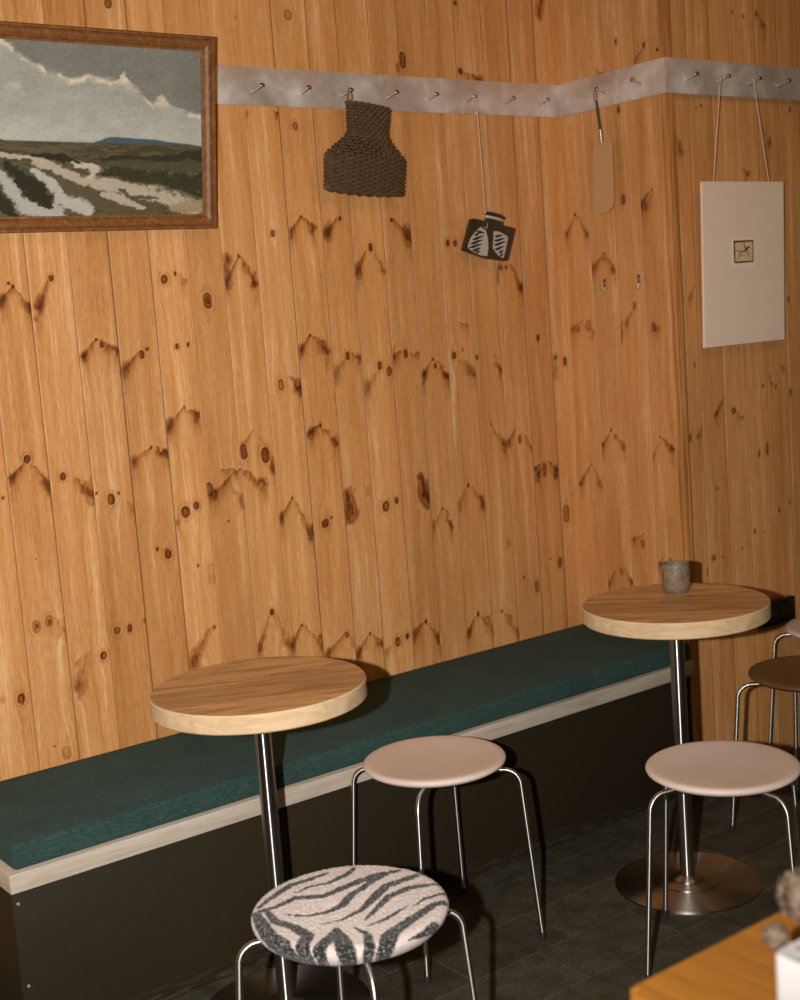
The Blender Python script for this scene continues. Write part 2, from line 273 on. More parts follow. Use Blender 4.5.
# knots of the pine planks, metres on each wall: x1,z1,x2,z2,r1,r2,darkness,kind
KA = [(-1.774,1.602,-1.774,1.601,.0036,.0036,.85,0),(-1.765,1.594,-1.799,1.563,.0029,.0080,.55,1),(-1.765,1.594,-1.729,1.541,.0029,.0080,.55,1),(-1.765,1.595,-1.765,1.593,.0036,.0036,.90,0),(-1.671,1.610,-1.671,1.607,.0059,.0059,.85,0),(-1.679,1.601,-1.711,1.540,.0074,.0125,.55,1),(-1.574,1.458,-1.616,1.416,.0030,.0083,.55,1),(-1.574,1.458,-1.519,1.429,.0030,.0083,.55,1),(-1.574,1.459,-1.574,1.458,.0038,.0038,.90,0),(-1.561,1.447,-1.561,1.444,.0061,.0061,.85,0),(-1.442,1.428,-1.442,1.427,.0047,.0047,.85,0),(-1.458,1.418,-1.458,1.411,.0070,.0070,.85,0),(-1.460,1.421,-1.514,1.380,.0054,.0101,.55,1),(-1.346,1.607,-1.346,1.606,.0039,.0039,.85,0),(-1.377,1.596,-1.377,1.593,.0086,.0086,.85,0),(-1.347,1.603,-1.319,1.586,.0039,.0055,.30,1),(-1.262,1.543,-1.262,1.528,.0120,.0120,.65,0),(-1.262,1.539,-1.262,1.532,.0064,.0064,.90,0),(-1.196,1.637,-1.205,1.573,.0104,.0120,.60,1),(-1.360,1.428,-1.360,1.426,.0055,.0055,.85,0),(-1.329,1.430,-1.329,1.428,.0040,.0040,.85,0),(-1.356,1.275,-1.410,1.230,.0032,.0088,.55,1),(-1.356,1.275,-1.316,1.253,.0032,.0088,.55,1),(-1.356,1.276,-1.356,1.275,.0032,.0032,.90,0),(-1.399,1.249,-1.411,1.226,.0103,.0103,.55,1),(-1.458,1.186,-1.458,1.184,.0032,.0032,.85,0),(-1.458,1.184,-1.515,1.155,.0024,.0102,.40,1),(-1.446,1.182,-1.416,1.163,.0024,.0079,.60,1),(-1.777,1.194,-1.824,1.152,.0030,.0082,.55,1),(-1.777,1.194,-1.728,1.120,.0030,.0082,.55,1),(-1.777,1.196,-1.777,1.193,.0074,.0074,.90,0),(-1.694,1.144,-1.694,1.141,.0076,.0076,.85,0),(-1.660,1.134,-1.623,1.094,.0114,.0175,.55,1),(-1.555,1.085,-1.555,1.084,.0039,.0039,.85,0),(-1.577,1.077,-1.577,1.067,.0085,.0085,.85,0),(-1.533,1.062,-1.509,1.030,.0039,.0157,.25,1),(-1.380,1.015,-1.380,1.008,.0113,.0113,.85,0),(-1.348,1.025,-1.348,1.022,.0081,.0081,.85,0),(-1.399,.998,-1.407,.987,.0121,.0081,.30,1),(-1.211,1.101,-1.307,1.042,.0033,.0091,.55,1),(-1.211,1.101,-1.138,1.053,.0033,.0091,.55,1),(-1.211,1.101,-1.211,1.100,.0025,.0025,.90,0),(-1.306,1.067,-1.306,1.051,.0098,.0098,.85,0),(-1.469,.930,-1.469,.929,.0036,.0036,.85,0),(-1.441,.918,-1.441,.911,.0080,.0080,.70,0),(-1.844,1.114,-1.844,1.112,.0037,.0037,.85,0),(-1.612,1.093,-1.612,1.092,.0031,.0031,.85,0),(-1.702,1.535,-1.719,1.518,.0029,.0052,.30,1),(-1.052,1.702,-1.052,1.695,.0061,.0061,.85,0),(-1.160,1.643,-1.210,1.569,.0034,.0094,.55,1),(-1.160,1.643,-1.113,1.574,.0034,.0094,.55,1),(-1.160,1.644,-1.160,1.642,.0043,.0043,.90,0),(-.740,1.660,-.740,1.650,.0064,.0064,.85,0),(-.756,1.646,-.796,1.585,.0046,.0138,.60,1),(-.727,1.645,-.701,1.589,.0046,.0092,.40,1),(-.661,1.725,-.597,1.684,.0046,.0167,.60,1),(-.466,1.661,-.466,1.657,.0067,.0067,.85,0),(-.438,1.660,-.438,1.656,.0067,.0067,.85,0),(-.961,1.428,-1.001,1.387,.0036,.0099,.55,1),(-.961,1.428,-.907,1.386,.0036,.0099,.55,1),(-.961,1.429,-.961,1.427,.0036,.0036,.90,0),(-.925,1.407,-.925,1.404,.0072,.0072,.60,0),(-1.065,1.312,-1.065,1.299,.0089,.0089,.60,0),(-1.036,1.325,-1.007,1.291,.0062,.0134,.60,1),(-.845,1.370,-.845,1.360,.0064,.0064,.80,0),(-.852,1.356,-.895,1.314,.0055,.0138,.35,1),(-.834,1.369,-.804,1.357,.0055,.0092,.50,1),(-.739,1.335,-.739,1.326,.0070,.0070,.85,0),(-.707,1.316,-.707,1.308,.0085,.0085,.60,0),(-.746,1.315,-.798,1.263,.0056,.0168,.35,1),(-.645,1.362,-.645,1.351,.0071,.0071,.85,0),(-.658,1.365,-.692,1.353,.0066,.0123,.50,1),(-.634,1.363,-.599,1.351,.0047,.0076,.30,1),(-.549,1.333,-.549,1.332,.0039,.0039,.85,0),(-.542,1.316,-.542,1.310,.0048,.0048,.85,0),(-.558,1.329,-.593,1.283,.0039,.0096,.60,1),(-.533,1.327,-.496,1.275,.0039,.0097,.65,1),(-.469,1.343,-.469,1.335,.0068,.0068,.85,0),(-.457,1.326,-.415,1.293,.0039,.0098,.30,1),(-.952,1.187,-.990,1.167,.0036,.0100,.55,1),(-.952,1.187,-.901,1.133,.0036,.0100,.55,1),(-.952,1.188,-.952,1.186,.0046,.0046,.90,0),(-1.196,1.153,-1.196,1.133,.0097,.0097,.75,0),(-1.132,1.135,-1.132,1.118,.0116,.0116,.75,0),(-1.165,1.195,-1.206,1.146,.0035,.0088,.40,1),(-1.141,1.174,-1.103,1.084,.0044,.0106,.40,1),(-1.271,1.099,-1.221,1.099,.0017,.0017,.40,1),(-1.244,1.071,-1.207,1.008,.0026,.0105,.35,1),(-1.060,1.003,-1.105,.948,.0036,.0100,.55,1),(-1.060,1.003,-1.006,.891,.0036,.0100,.55,1),(-1.060,1.003,-1.060,1.002,.0036,.0036,.90,0),(-.881,.995,-.883,.938,.0093,.0215,.70,1),(-.858,.996,-.883,.967,.0047,.0066,.40,1),(-.754,.940,-.754,.932,.0105,.0105,.85,0),(-.715,.951,-.715,.945,.0067,.0067,.85,0),(-.624,1.004,-.603,.937,.0097,.0194,.75,1),(-.959,.923,-.959,.919,.0093,.0093,.70,0),(-.940,.933,-.940,.932,.0037,.0037,.85,0),(-.552,.900,-.552,.899,.0039,.0039,.85,0),(-.558,.896,-.594,.851,.0030,.0118,.30,1),(-.544,.889,-.522,.847,.0059,.0099,.60,1),(-.812,.993,-.812,.978,.0066,.0066,.25,0),(-1.259,.971,-1.259,.971,.0026,.0026,.85,0),(-1.799,.803,-1.799,.793,.0100,.0100,.40,0),(-1.799,.801,-1.799,.795,.0043,.0043,.70,0),(-1.767,.809,-1.767,.800,.0093,.0093,.40,0),(-1.766,.805,-1.766,.800,.0043,.0043,.70,0),(-1.753,.815,-1.725,.765,.0029,.0108,.30,1),(-1.639,.694,-1.639,.693,.0088,.0088,.85,0),(-1.681,.704,-1.712,.628,.0110,.0168,.35,1),(-1.855,.639,-1.855,.632,.0085,.0085,.80,0),(-1.853,.622,-1.853,.620,.0028,.0028,.85,0),(-1.563,.752,-1.563,.743,.0060,.0060,.80,0),(-1.597,.748,-1.597,.748,.0089,.0089,.60,0),(-1.521,.761,-1.521,.755,.0037,.0037,.50,0),(-1.467,.930,-1.467,.929,.0034,.0034,.85,0),(-1.438,.916,-1.438,.910,.0075,.0075,.80,0),(-1.451,.929,-1.438,.927,.0023,.0030,.40,1),(-1.359,.870,-1.359,.869,.0031,.0031,.85,0),(-1.329,.704,-1.329,.702,.0047,.0047,.70,0),(-1.344,.697,-1.402,.623,.0101,.0171,.50,1),(-1.344,.697,-1.402,.623,.0039,.0062,.40,1),(-1.759,.484,-1.759,.473,.0110,.0110,.30,0),(-1.789,.501,-1.789,.501,.0029,.0029,.85,0),(-1.782,.956,-1.782,.956,.0021,.0021,.85,0),(-1.673,.710,-1.714,.689,.0022,.0037,.20,1),(-1.899,.645,-1.899,.639,.0056,.0056,.30,0),(-1.153,.713,-1.153,.708,.0060,.0060,.95,0),(-1.163,.700,-1.205,.611,.0040,.0096,.50,1),(-1.144,.705,-1.107,.603,.0120,.0096,.35,1),(-1.063,.655,-1.063,.654,.0037,.0037,.85,0),(-1.068,.653,-1.104,.602,.0024,.0106,.55,1),(-1.054,.650,-1.000,.584,.0025,.0098,.40,1),(-1.007,.613,-1.007,.610,.0066,.0066,.70,0),(-.930,.601,-.994,.558,.0033,.0100,.45,1),(-.920,.602,-.920,.597,.0067,.0067,.70,0),(-.910,.596,-.901,.564,.0025,.0059,.30,1),(-.842,.587,-.842,.585,.0042,.0042,.85,0),(-.849,.583,-.893,.532,.0025,.0119,.50,1),(-.834,.580,-.797,.542,.0025,.0085,.50,1),(-.747,.550,-.747,.540,.0086,.0086,.85,0),(-.712,.556,-.712,.555,.0069,.0069,.80,0),(-.769,.541,-.794,.524,.0034,.0086,.30,1),(-.642,.586,-.642,.581,.0044,.0044,.95,0),(-.651,.579,-.695,.543,.0035,.0105,.50,1),(-.635,.576,-.595,.523,.0035,.0088,.50,1),(-.964,.920,-.964,.918,.0098,.0098,.70,0),(-1.021,.937,-1.004,.902,.0057,.0081,.50,1),(-1.323,.859,-1.323,.825,.0100,.0100,.20,0),(-.248,1.585,-.248,1.582,.0044,.0044,.90,0),(-.277,1.594,-.295,1.547,.0087,.0124,.60,1),(-.233,1.589,-.186,1.517,.0051,.0095,.60,1),(-.268,1.584,-.268,1.581,.0073,.0073,.60,0),(-.137,1.370,-.137,1.362,.0060,.0060,.95,0),(-.030,1.294,-.030,1.281,.0069,.0069,.85,0),(-.069,1.302,-.069,1.302,.0076,.0076,.60,0),(-.072,1.294,-.080,1.249,.0061,.0114,.30,1),(-.346,1.127,-.346,1.126,.0037,.0037,.90,0),(-.343,1.123,-.292,1.049,.0022,.0089,.50,1),(-.235,1.075,-.235,1.060,.0060,.0060,.70,0),(-.253,1.098,-.287,1.056,.0053,.0098,.50,1),(-.223,1.087,-.190,1.037,.0030,.0060,.35,1),(-.142,.974,-.142,.951,.0077,.0077,.70,0),(-.159,.984,-.186,.972,.0038,.0077,.70,1),(-.144,.986,-.173,.951,.0031,.0115,.50,1),(-.128,.984,-.086,.951,.0046,.0100,.60,1),(-.469,1.343,-.469,1.336,.0065,.0065,.85,0),(-.437,1.357,-.437,1.349,.0029,.0029,.60,0),(-.435,1.319,-.396,1.276,.0051,.0108,.40,1),(-.385,1.330,-.385,1.324,.0058,.0058,.85,0),(-.319,1.328,-.293,1.282,.0037,.0095,.45,1),(-.445,1.428,-.407,1.424,.0018,.0018,.30,1),(-.450,.957,-.450,.954,.0037,.0037,.95,0),(-.458,.952,-.494,.892,.0029,.0110,.35,1),(-.439,.948,-.392,.892,.0037,.0125,.50,1),(-.254,.647,-.254,.645,.0035,.0035,.95,0),(-.202,.617,-.202,.599,.0085,.0085,.60,0),(-.138,.685,-.138,.685,.0035,.0035,.90,0),(-.100,.672,-.100,.658,.0086,.0086,.70,0),(-.061,.828,-.061,.800,.0133,.0133,.50,0),(-.444,.569,-.444,.563,.0045,.0045,.98,0),(-.458,.559,-.489,.512,.0038,.0098,.60,1),(-.434,.554,-.384,.498,.0038,.0098,.40,1),(-.410,.544,-.410,.540,.0106,.0106,.45,0),(-.351,.559,-.351,.555,.0034,.0034,.95,0),(-.339,.547,-.282,.470,.0038,.0092,.40,1),(-.321,.532,-.321,.517,.0092,.0092,.40,0),(-.643,.586,-.643,.582,.0036,.0036,.95,0),(-.650,.582,-.696,.554,.0029,.0095,.50,1),(-.635,.579,-.595,.522,.0029,.0095,.40,1),(-.712,.553,-.712,.550,.0043,.0043,.80,0),(-.307,.758,-.307,.758,.0091,.0091,.20,0),(-.955,1.976,-.955,1.971,.0083,.0083,.55,0),(-.960,1.740,-1.000,1.697,.0026,.0071,.55,1),(-.960,1.740,-.919,1.712,.0026,.0071,.55,1),(-.960,1.740,-.960,1.739,.0039,.0039,.90,0),(-.847,1.731,-.883,1.694,.0046,.0152,.55,1),(-.835,1.736,-.835,1.732,.0046,.0046,.85,0),(-.662,1.728,-.662,1.727,.0055,.0055,.80,0),(-1.106,2.016,-1.099,1.999,.0025,.0037,.40,1),(-1.016,2.016,-1.008,2.001,.0025,.0044,.40,1),(-.950,2.255,-.950,2.255,.0132,.0132,.35,0),(-.583,2.173,-.583,2.149,.0101,.0101,.70,0),(-.601,2.145,-.601,2.135,.0071,.0071,.40,0),(-.377,2.143,-.377,2.139,.0073,.0073,.95,0),(-.369,2.135,-.300,2.117,.0042,.0084,.50,1),(-.043,2.374,-.056,2.319,.0130,.0108,.50,1),(-.380,2.329,-.380,2.329,.0072,.0072,.70,0),(-1.456,2.246,-1.456,2.243,.0090,.0090,.70,0),(-1.108,2.239,-1.108,2.233,.0037,.0037,.30,0)]
KB = [(.251,2.204,.251,2.188,.0059,.0059,.40,0),(.251,2.198,.251,2.194,.0030,.0030,.90,0),(.356,2.170,.356,2.160,.0039,.0039,.85,0),(.349,2.157,.312,2.129,.0029,.0058,.40,1),(.405,2.144,.405,2.142,.0038,.0038,.80,0),(.163,2.132,.191,2.117,.0050,.0050,.40,1),(.248,2.010,.248,2.000,.0060,.0060,.60,0),(.248,2.003,.248,2.001,.0030,.0030,.95,0),(.362,1.768,.362,1.766,.0030,.0030,.90,0),(.350,1.758,.313,1.722,.0080,.0110,.55,1),(.368,1.761,.329,1.715,.0030,.0080,.40,1),(.249,1.756,.249,1.743,.0072,.0072,.70,0),(.049,1.730,.049,1.728,.0037,.0037,.90,0),(.046,1.724,.001,1.669,.0027,.0064,.45,1),(.057,1.723,.100,1.665,.0027,.0096,.40,1),(.161,1.601,.110,1.562,.0063,.0116,.40,1),(.161,1.601,.204,1.550,.0042,.0074,.40,1),(.160,1.599,.160,1.589,.0074,.0074,.40,0),(.055,1.408,.010,1.383,.0066,.0098,.40,1),(.063,1.402,.102,1.368,.0044,.0076,.30,1),(.273,1.448,.273,1.434,.0052,.0052,.60,0),(.266,1.431,.234,1.390,.0042,.0073,.30,1),(.344,1.383,.344,1.372,.0072,.0072,.60,0),(-.020,1.847,-.020,1.832,.0086,.0086,.50,0),(.035,1.388,.035,1.382,.0092,.0092,.40,0),(.080,1.398,.080,1.387,.0109,.0109,.40,0),(.347,1.379,.347,1.372,.0069,.0069,.60,0),(.330,1.387,.364,1.373,.0026,.0060,.30,1),(.218,1.396,.214,1.338,.0026,.0044,.40,1),(.152,1.073,.152,1.071,.0037,.0037,.80,0),(.145,1.063,.108,1.020,.0028,.0055,.50,1),(.170,1.068,.204,1.019,.0055,.0073,.45,1),(.169,1.058,.169,1.051,.0055,.0055,.50,0),(.350,1.057,.350,1.057,.0031,.0031,.90,0),(.343,1.050,.314,.991,.0022,.0062,.30,1),(.361,1.055,.396,1.025,.0044,.0079,.55,1),(.372,1.044,.372,1.035,.0062,.0062,.50,0),(.061,.965,.061,.964,.0028,.0028,.80,0),(.051,.957,.008,.903,.0024,.0066,.50,1),(.067,.963,.099,.899,.0028,.0094,.30,1),(.258,.739,.258,.726,.0074,.0074,.60,0),(.266,.763,.216,.740,.0037,.0074,.30,1),(.140,.639,.104,.583,.0048,.0076,.40,1),(.178,.648,.207,.604,.0057,.0076,.45,1),(.165,.641,.165,.633,.0076,.0076,.40,0),(.339,.701,.320,.676,.0027,.0036,.50,1),(.363,.699,.380,.691,.0027,.0036,.50,1)]
KC = [(.318,2.269,.318,2.260,.0025,.0025,.90,0),(.367,2.259,.367,2.252,.0025,.0025,.90,0),(.428,2.273,.428,2.262,.0051,.0051,.70,0),(.429,2.273,.465,2.234,.0041,.0072,.35,1),(.143,1.990,.143,1.988,.0025,.0025,.95,0),(.164,1.998,.164,1.993,.0035,.0035,.60,0),(.018,1.942,.074,1.864,.0049,.0098,.35,1),(.472,1.911,.472,1.895,.0042,.0042,.50,0),(.440,1.947,.471,1.890,.0031,.0052,.30,1),(.365,1.810,.365,1.800,.0052,.0052,.60,0),(.338,1.826,.356,1.800,.0031,.0042,.40,1),(.573,2.004,.573,1.993,.0043,.0043,.60,0),(.026,1.492,.046,1.451,.0051,.0081,.35,1),(.103,1.489,.077,1.449,.0041,.0072,.30,1),(.533,1.431,.533,1.422,.0044,.0044,.60,0),(.088,1.266,.088,1.254,.0030,.0030,.60,0),(.210,1.151,.173,1.111,.0031,.0054,.55,1),(.254,1.112,.254,1.109,.0085,.0085,.65,0),(.238,1.125,.285,1.093,.0023,.0031,.30,1),(.294,1.089,.294,1.084,.0031,.0031,.90,0),(.056,1.060,.056,1.045,.0053,.0053,.50,0),(.119,1.095,.091,1.052,.0030,.0061,.40,1),(.365,1.173,.365,1.168,.0023,.0023,.70,0),(.396,1.174,.396,1.170,.0031,.0031,.98,0),(.456,1.169,.456,1.160,.0028,.0028,.80,0),(.425,1.215,.440,1.174,.0047,.0055,.40,1),(.528,1.144,.528,1.133,.0064,.0064,.60,0),(.404,.991,.404,.967,.0056,.0056,.55,0),(.366,.974,.366,.961,.0055,.0055,.50,0),(.164,.890,.164,.885,.0023,.0023,.90,0),(.454,.785,.454,.776,.0032,.0032,.85,0),(.331,.734,.331,.731,.0056,.0056,.60,0),(.377,.725,.377,.724,.0024,.0024,.90,0),(.137,.682,.137,.682,.0086,.0086,.65,0),(.178,.679,.178,.677,.0027,.0027,.90,0),(.213,.707,.213,.695,.0031,.0031,.35,0),(.269,.689,.269,.688,.0032,.0032,.90,0),(.300,.700,.300,.695,.0024,.0024,.90,0),(.108,.653,.108,.638,.0054,.0054,.40,0),(.497,1.221,.497,1.211,.0072,.0072,.35,0),(.507,.802,.507,.793,.0033,.0033,.50,0)]

# ---------------------------------------------------------------- walls
D = 0.414          # how far the side wall comes forward
def pine_wall(name, P0, along, normal, a0, a1, seams, knots, seed, fine=None, zfine=(.0, 2.42), top=2.62, flip=False):
    P0 = np.array(P0, float); along = np.array(along, float); normal = np.array(normal, float)
    f0, f1 = fine or (a0, a1)
    cols = set()
    for lo, hi, st in ((a0, f0, .02), (f0, f1, .0030), (f1, a1, .02)):
        if hi - lo > 1e-6: cols |= set(np.round(np.linspace(lo, hi, max(2, int((hi - lo) / st) + 1)), 5))
    rs = np.random.RandomState(seed); depth = {}
    cols = sorted(cols)
    cols = [c for c in cols if all(abs(c - s) > .0022 for s in seams)]
    dd = {}; gg = {}
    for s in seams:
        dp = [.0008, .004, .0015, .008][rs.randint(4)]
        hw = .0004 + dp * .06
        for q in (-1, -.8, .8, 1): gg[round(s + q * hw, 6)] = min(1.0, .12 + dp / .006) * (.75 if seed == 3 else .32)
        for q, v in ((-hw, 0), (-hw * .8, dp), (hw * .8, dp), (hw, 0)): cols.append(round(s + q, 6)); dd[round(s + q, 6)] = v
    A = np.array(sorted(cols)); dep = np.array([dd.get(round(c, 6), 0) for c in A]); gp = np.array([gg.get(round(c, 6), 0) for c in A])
    z0, z1 = zfine
    Z = np.unique(np.round(np.concatenate([np.arange(0, z0, .06), np.arange(z0, z1, .0034), np.array([top])]), 5))
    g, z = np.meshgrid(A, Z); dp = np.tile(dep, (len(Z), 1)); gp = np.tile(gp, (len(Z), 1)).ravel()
    g = g.ravel(); z = z.ravel(); dp = dp.ravel()
    P3 = P0 + g[:, None] * along + z[:, None] * np.array([0, 0, 1.0]) - normal * dp[:, None]
    me = grid_mesh(name, P3, len(A), len(Z))
    if flip: me.flip_normals()
    S = np.array(sorted(seams)); idx = np.searchsorted(S, g)
    u = g.copy(); kn = np.zeros_like(g); pale = np.zeros_like(g)
    # slow wander of the grain
    u += (fbm(g * 7 + idx * 3.1, z * 1.3, seed) - .5) * .03
    nz = fbm(g * 160, z * 45 + idx * 7, seed + 5, 3)
    wob = (fbm(g * 60, z * 60, seed + 9, 2) - .5) * .010
    for (x1, y1, x2, y2, r1, r2, dk, typ) in knots:
        R = max(r1, r2) * 3 + .03
        m = (g > min(x1, x2) - R) & (g < max(x1, x2) + R) & (z > min(y1, y2) - R) & (z < max(y1, y2) + R)
        if not m.any(): continue
        pid = np.searchsorted(S, x1)
        x = g[m]; y = z[m]
        if typ == 0:
            d, r, t = capsule(x + wob[m] * .25, y + wob[m] * .4, x1, y1, x2, y2, r1, r2)
            q = d / r
            big = min(1.0, max(0.0, (r1 - .0035) / .004))
            body = sstep(1.15, .75, q); ring = np.exp(-((q - .95) / .22) ** 2)
            v = dk * (body * (.95 - .45 * big * sstep(1.0, .1, q)) + .35 * ring * big) * (.75 + .45 * nz[m])
            v += .22 * dk * sstep(3.0, 1.1, q) * (nz[m] * 1.3)
            v += .30 * dk * big * np.exp(-((q - 1.75) / .18) ** 2) * nz[m]
            p = .75 * np.exp(-((q - 1.38) / .20) ** 2) * (.4 + nz[m])
            s = r1 * 2.2
            u[m] += -(x - x1) * 1.1 * np.exp(-((x - x1) / s) ** 2 - ((y - (y1 + y2) / 2) / (s * 2.6)) ** 2)
        else:
            r1 = max(r1 * 1.25, .0035); r2 = max(r2 * 1.5, .006)
            xx = x + wob[m] * 1.3; yy = y + wob[m] * 2.0
            d, r, t = capsule(xx, yy, x1, y1, x2, y2, r1, r2)
            q = d / r
            grain = .30 + 1.15 * nz[m]
            core = sstep(1.15, .15, q)
            if abs(x2 - x1) > .35 * abs(y2 - y1):
                # a branch whorl: sharp upper edge, colour running out below it along the grain
                tx = np.clip((xx - x1) / (x2 - x1), 0, 1)
                yl = y1 + (y2 - y1) * (tx * .72 + .28 * tx * tx * (3 - 2 * tx)); dv = yl + r1 * .5 - yy
                win = sstep(-.12, .05, (xx - x1) / (x2 - x1)) * sstep(1.15, .98, (xx - x1) / (x2 - x1))
                fall = .008 + .026 * tx
                v = dk * grain * np.maximum(core * (.35 + .5 * t), .85 * win * sstep(-.0025, .0015, dv) * np.exp(-np.maximum(dv, 0) / fall))
                v += dk * .35 * win * np.maximum(0, np.sin(dv * 900 + wob[m] * 500)) * np.exp(-np.maximum(dv, 0) / (fall * .7)) * (dv > 0)
                p = .8 * win * np.exp(-((dv + .005) / .0028) ** 2) * (.3 + nz[m])
                ex, ey = x1 + (x2 - x1) * .84, y1 + (y2 - y1) * .84 - .004
                e = np.hypot((xx - ex) / (r2 * .62), (yy - ey) / (r2 * 1.15))
                v += dk * (.45 * sstep(1.1, .3, e) + .35 * np.exp(-((e - 1) / .15) ** 2)) * min(1, r2 / .008)
            else:
                v = dk * grain * np.maximum(core, .45 * sstep(2.0, .4, q)) + dk * .3 * np.exp(-((q - .9) / .15) ** 2)
                p = .7 * np.exp(-((q - 1.35) / .22) ** 2) * (.2 + nz[m])
            u[m] += (y - y1) * .25 * np.exp(-(q * .8) ** 2) * np.sign(x2 - x1)
        pale[m] = np.maximum(pale[m], np.clip(p, 0, 1) * dk * (idx[m] == np.searchsorted(S, (x1 + x2) / 2)))
        v = v * (idx[m] == np.searchsorted(S, (x1 + x2) / 2))
        kn[m] = np.maximum(kn[m], v * (1.25 if typ else 1.0))
    pr = rs.rand(len(S) + 1)
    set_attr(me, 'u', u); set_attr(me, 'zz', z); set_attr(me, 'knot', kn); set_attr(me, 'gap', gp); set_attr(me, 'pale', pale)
    set_attr(me, 'plank', pr[idx] * 7); set_attr(me, 'tone', rs.rand(len(S) + 1)[idx])
    o = new_obj(name, me, PINE); o['kind'] = 'structure'
    return o
SA = [-1.727, -1.62, -1.517, -1.411, -1.312, -1.207, -1.105, -1.001, -.894, -.799, -.692, -.595, -.493, -.390, -.287, -.184, -.082]
SA += [round(-1.83 - .1028 * k, 4) for k in range(15)]
extra = [(x, z, x, z - .01, .006, .006, .8, 0) for x, z in ((-1.97, 1.5), (-2.2, 1.8), (-2.5, 1.2), (-2.8, 1.6), (-2.35, .8), (-3.0, 2.0))]
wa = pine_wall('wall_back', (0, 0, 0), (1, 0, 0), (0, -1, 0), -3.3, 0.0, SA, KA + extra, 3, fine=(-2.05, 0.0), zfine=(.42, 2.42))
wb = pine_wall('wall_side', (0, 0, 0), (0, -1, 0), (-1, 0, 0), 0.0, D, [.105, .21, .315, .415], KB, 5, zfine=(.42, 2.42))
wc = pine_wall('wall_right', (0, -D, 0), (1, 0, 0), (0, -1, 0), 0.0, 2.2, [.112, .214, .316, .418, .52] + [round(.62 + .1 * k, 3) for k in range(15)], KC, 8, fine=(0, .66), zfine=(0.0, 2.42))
# corner moulding with two grooves
def bm_moulding():
    bm = bmesh.new()
    prof = [(-.004, 0), (-.004, -.012), (.004, -.016), (.010, -.016), (.0115, -.011), (.013, -.016), (.020, -.016), (.0215, -.010), (.023, -.016), (.031, -.015), (.038, -.008), (.040, 0)]
    A = [bm.verts.new((x, -D + y - .0005, 0)) for x, y in prof]; B = [bm.verts.new((x, -D + y - .0005, 2.62)) for x, y in prof]
    for k in range(len(prof) - 1): bm.faces.new((A[k], A[k + 1], B[k + 1], B[k]))
    return bm
TRIMW = m_wood('pine_moulding', (.30, .115, .03), (.44, .19, .055), (.54, .27, .09), 0, 1)
k = NT('pine_moulding_upright'); v = k.coord()
n1 = k.noise(k.mapping(v, (60, 60, 1.6)), 2.2, 4, .6, .4)
k.set(k.ramp(n1, [(.33, (.27, .10, .028)), (.5, (.42, .18, .05)), (.66, (.56, .28, .10))]), .45, 0, .4); TRIMV = k.m
o = obj('trim_1', bm_moulding(), TRIMV, smooth=False); o['kind'] = 'structure'

# ---------------------------------------------------------------- floor
k = NT('dark_end_grain_floor'); v = k.coord()
br = k.n('ShaderNodeTexBrick'); k.link(k.mapping(v, (1, 1, 1), loc=(.02, 1.004, 0)), br.inputs['Vector'])
br.offset = .37; br.inputs['Scale'].default_value = 1; br.inputs['Brick Width'].default_value = .30; br.inputs['Row Height'].default_value = .1655
br.inputs['Mortar Size'].default_value = .0016; br.inputs['Mortar Smooth'].default_value = .3; br.inputs['Bias'].default_value = 0
br.inputs['Color1'].default_value = (.038, .036, .025, 1); br.inputs['Color2'].default_value = (.058, .054, .038, 1); br.inputs['Mortar'].default_value = (.090, .085, .064, 1)
n = k.noise(v, 14, 5, .65); n2 = k.noise(v, 160, 3, .6); n3 = k.noise(k.mapping(v, (5, 60, 1)), 3, 3, .6)
c = k.mix(1.0, br.outputs['Color'], k.ramp(n, [(.3, (.55, .55, .55)), (.7, (1.5, 1.45, 1.35))]), 'MULTIPLY')
c = k.mix(1.0, c, k.ramp(n2, [(.3, (.6, .6, .6)), (.7, (1.45, 1.45, 1.45))]), 'MULTIPLY')
c = k.mix(k.ramp(n3, [(.60, (0, 0, 0)), (.8, (.22, .22, .22))]), c, (.09, .085, .07))
k.bump(n2, .15, .002)
k.set(c, .62, 0, .3)
bm = bmesh.new(); box(bm, (-4.2, -4.6, -.05), (2.2, .04, 0)); o = obj('floor', bm, k.m, smooth=False); o['kind'] = 'structure'

# ---------------------------------------------------------------- bench and cushion
BF = -0.4437; BX0 = -2.083
PALE = m_wood('whitewashed_board', (.36, .30, .22), (.47, .41, .33), (.54, .48, .40), 0, 1.0, .5)
DARK = NT('dark_stained_board'); v = DARK.coord()
n = DARK.noise(v, 5, 4, .6); n2 = DARK.noise(v, 120, 2, .5)
c = DARK.mix(n2, (.018, .013, .0065), (.029, .021, .011))
c = DARK.mix(DARK.ramp(n, [(.62, (0, 0, 0)), (.8, (.35, .35, .35))]), c, (.06, .028, .010))
sep = DARK.n('ShaderNodeSeparateXYZ'); DARK.link(v, sep.inputs[0])
low = DARK.math('MULTIPLY', DARK.math('SUBTRACT', .05, sep.outputs[2]), 25, True)
scr = DARK.noise(DARK.mapping(v, (9, 9, 70)), 2, 5, .7)
c = DARK.mix(DARK.math('MULTIPLY', low, DARK.ramp(scr, [(.48, (0, 0, 0)), (.7, (.6, .6, .6))])), c, (.10, .095, .08))
DARK.set(c, .6, 0, .15); DARK = DARK.m
STEEL = NT('satin_steel'); v = STEEL.coord(); n = STEEL.noise(v, 60, 2)
brushed(STEEL); STEEL.set(STEEL.mix(n, (.50, .50, .48), (.62, .62, .60)), .36, 1.0); STEEL = STEEL.m
CHROME = NT('polished_chrome'); v = CHROME.coord(); n = CHROME.noise(v, 30, 2)
brushed(CHROME, 1.0); CHROME.set(CHROME.mix(n, (.44, .45, .45), (.50, .51, .52)), .27, 1.0); CHROME = CHROME.m
bench = thing('wall_bench', 'long built-in bench with pale board edge and dark front along the pine wall', 'bench', (BX0, -.22, 0))
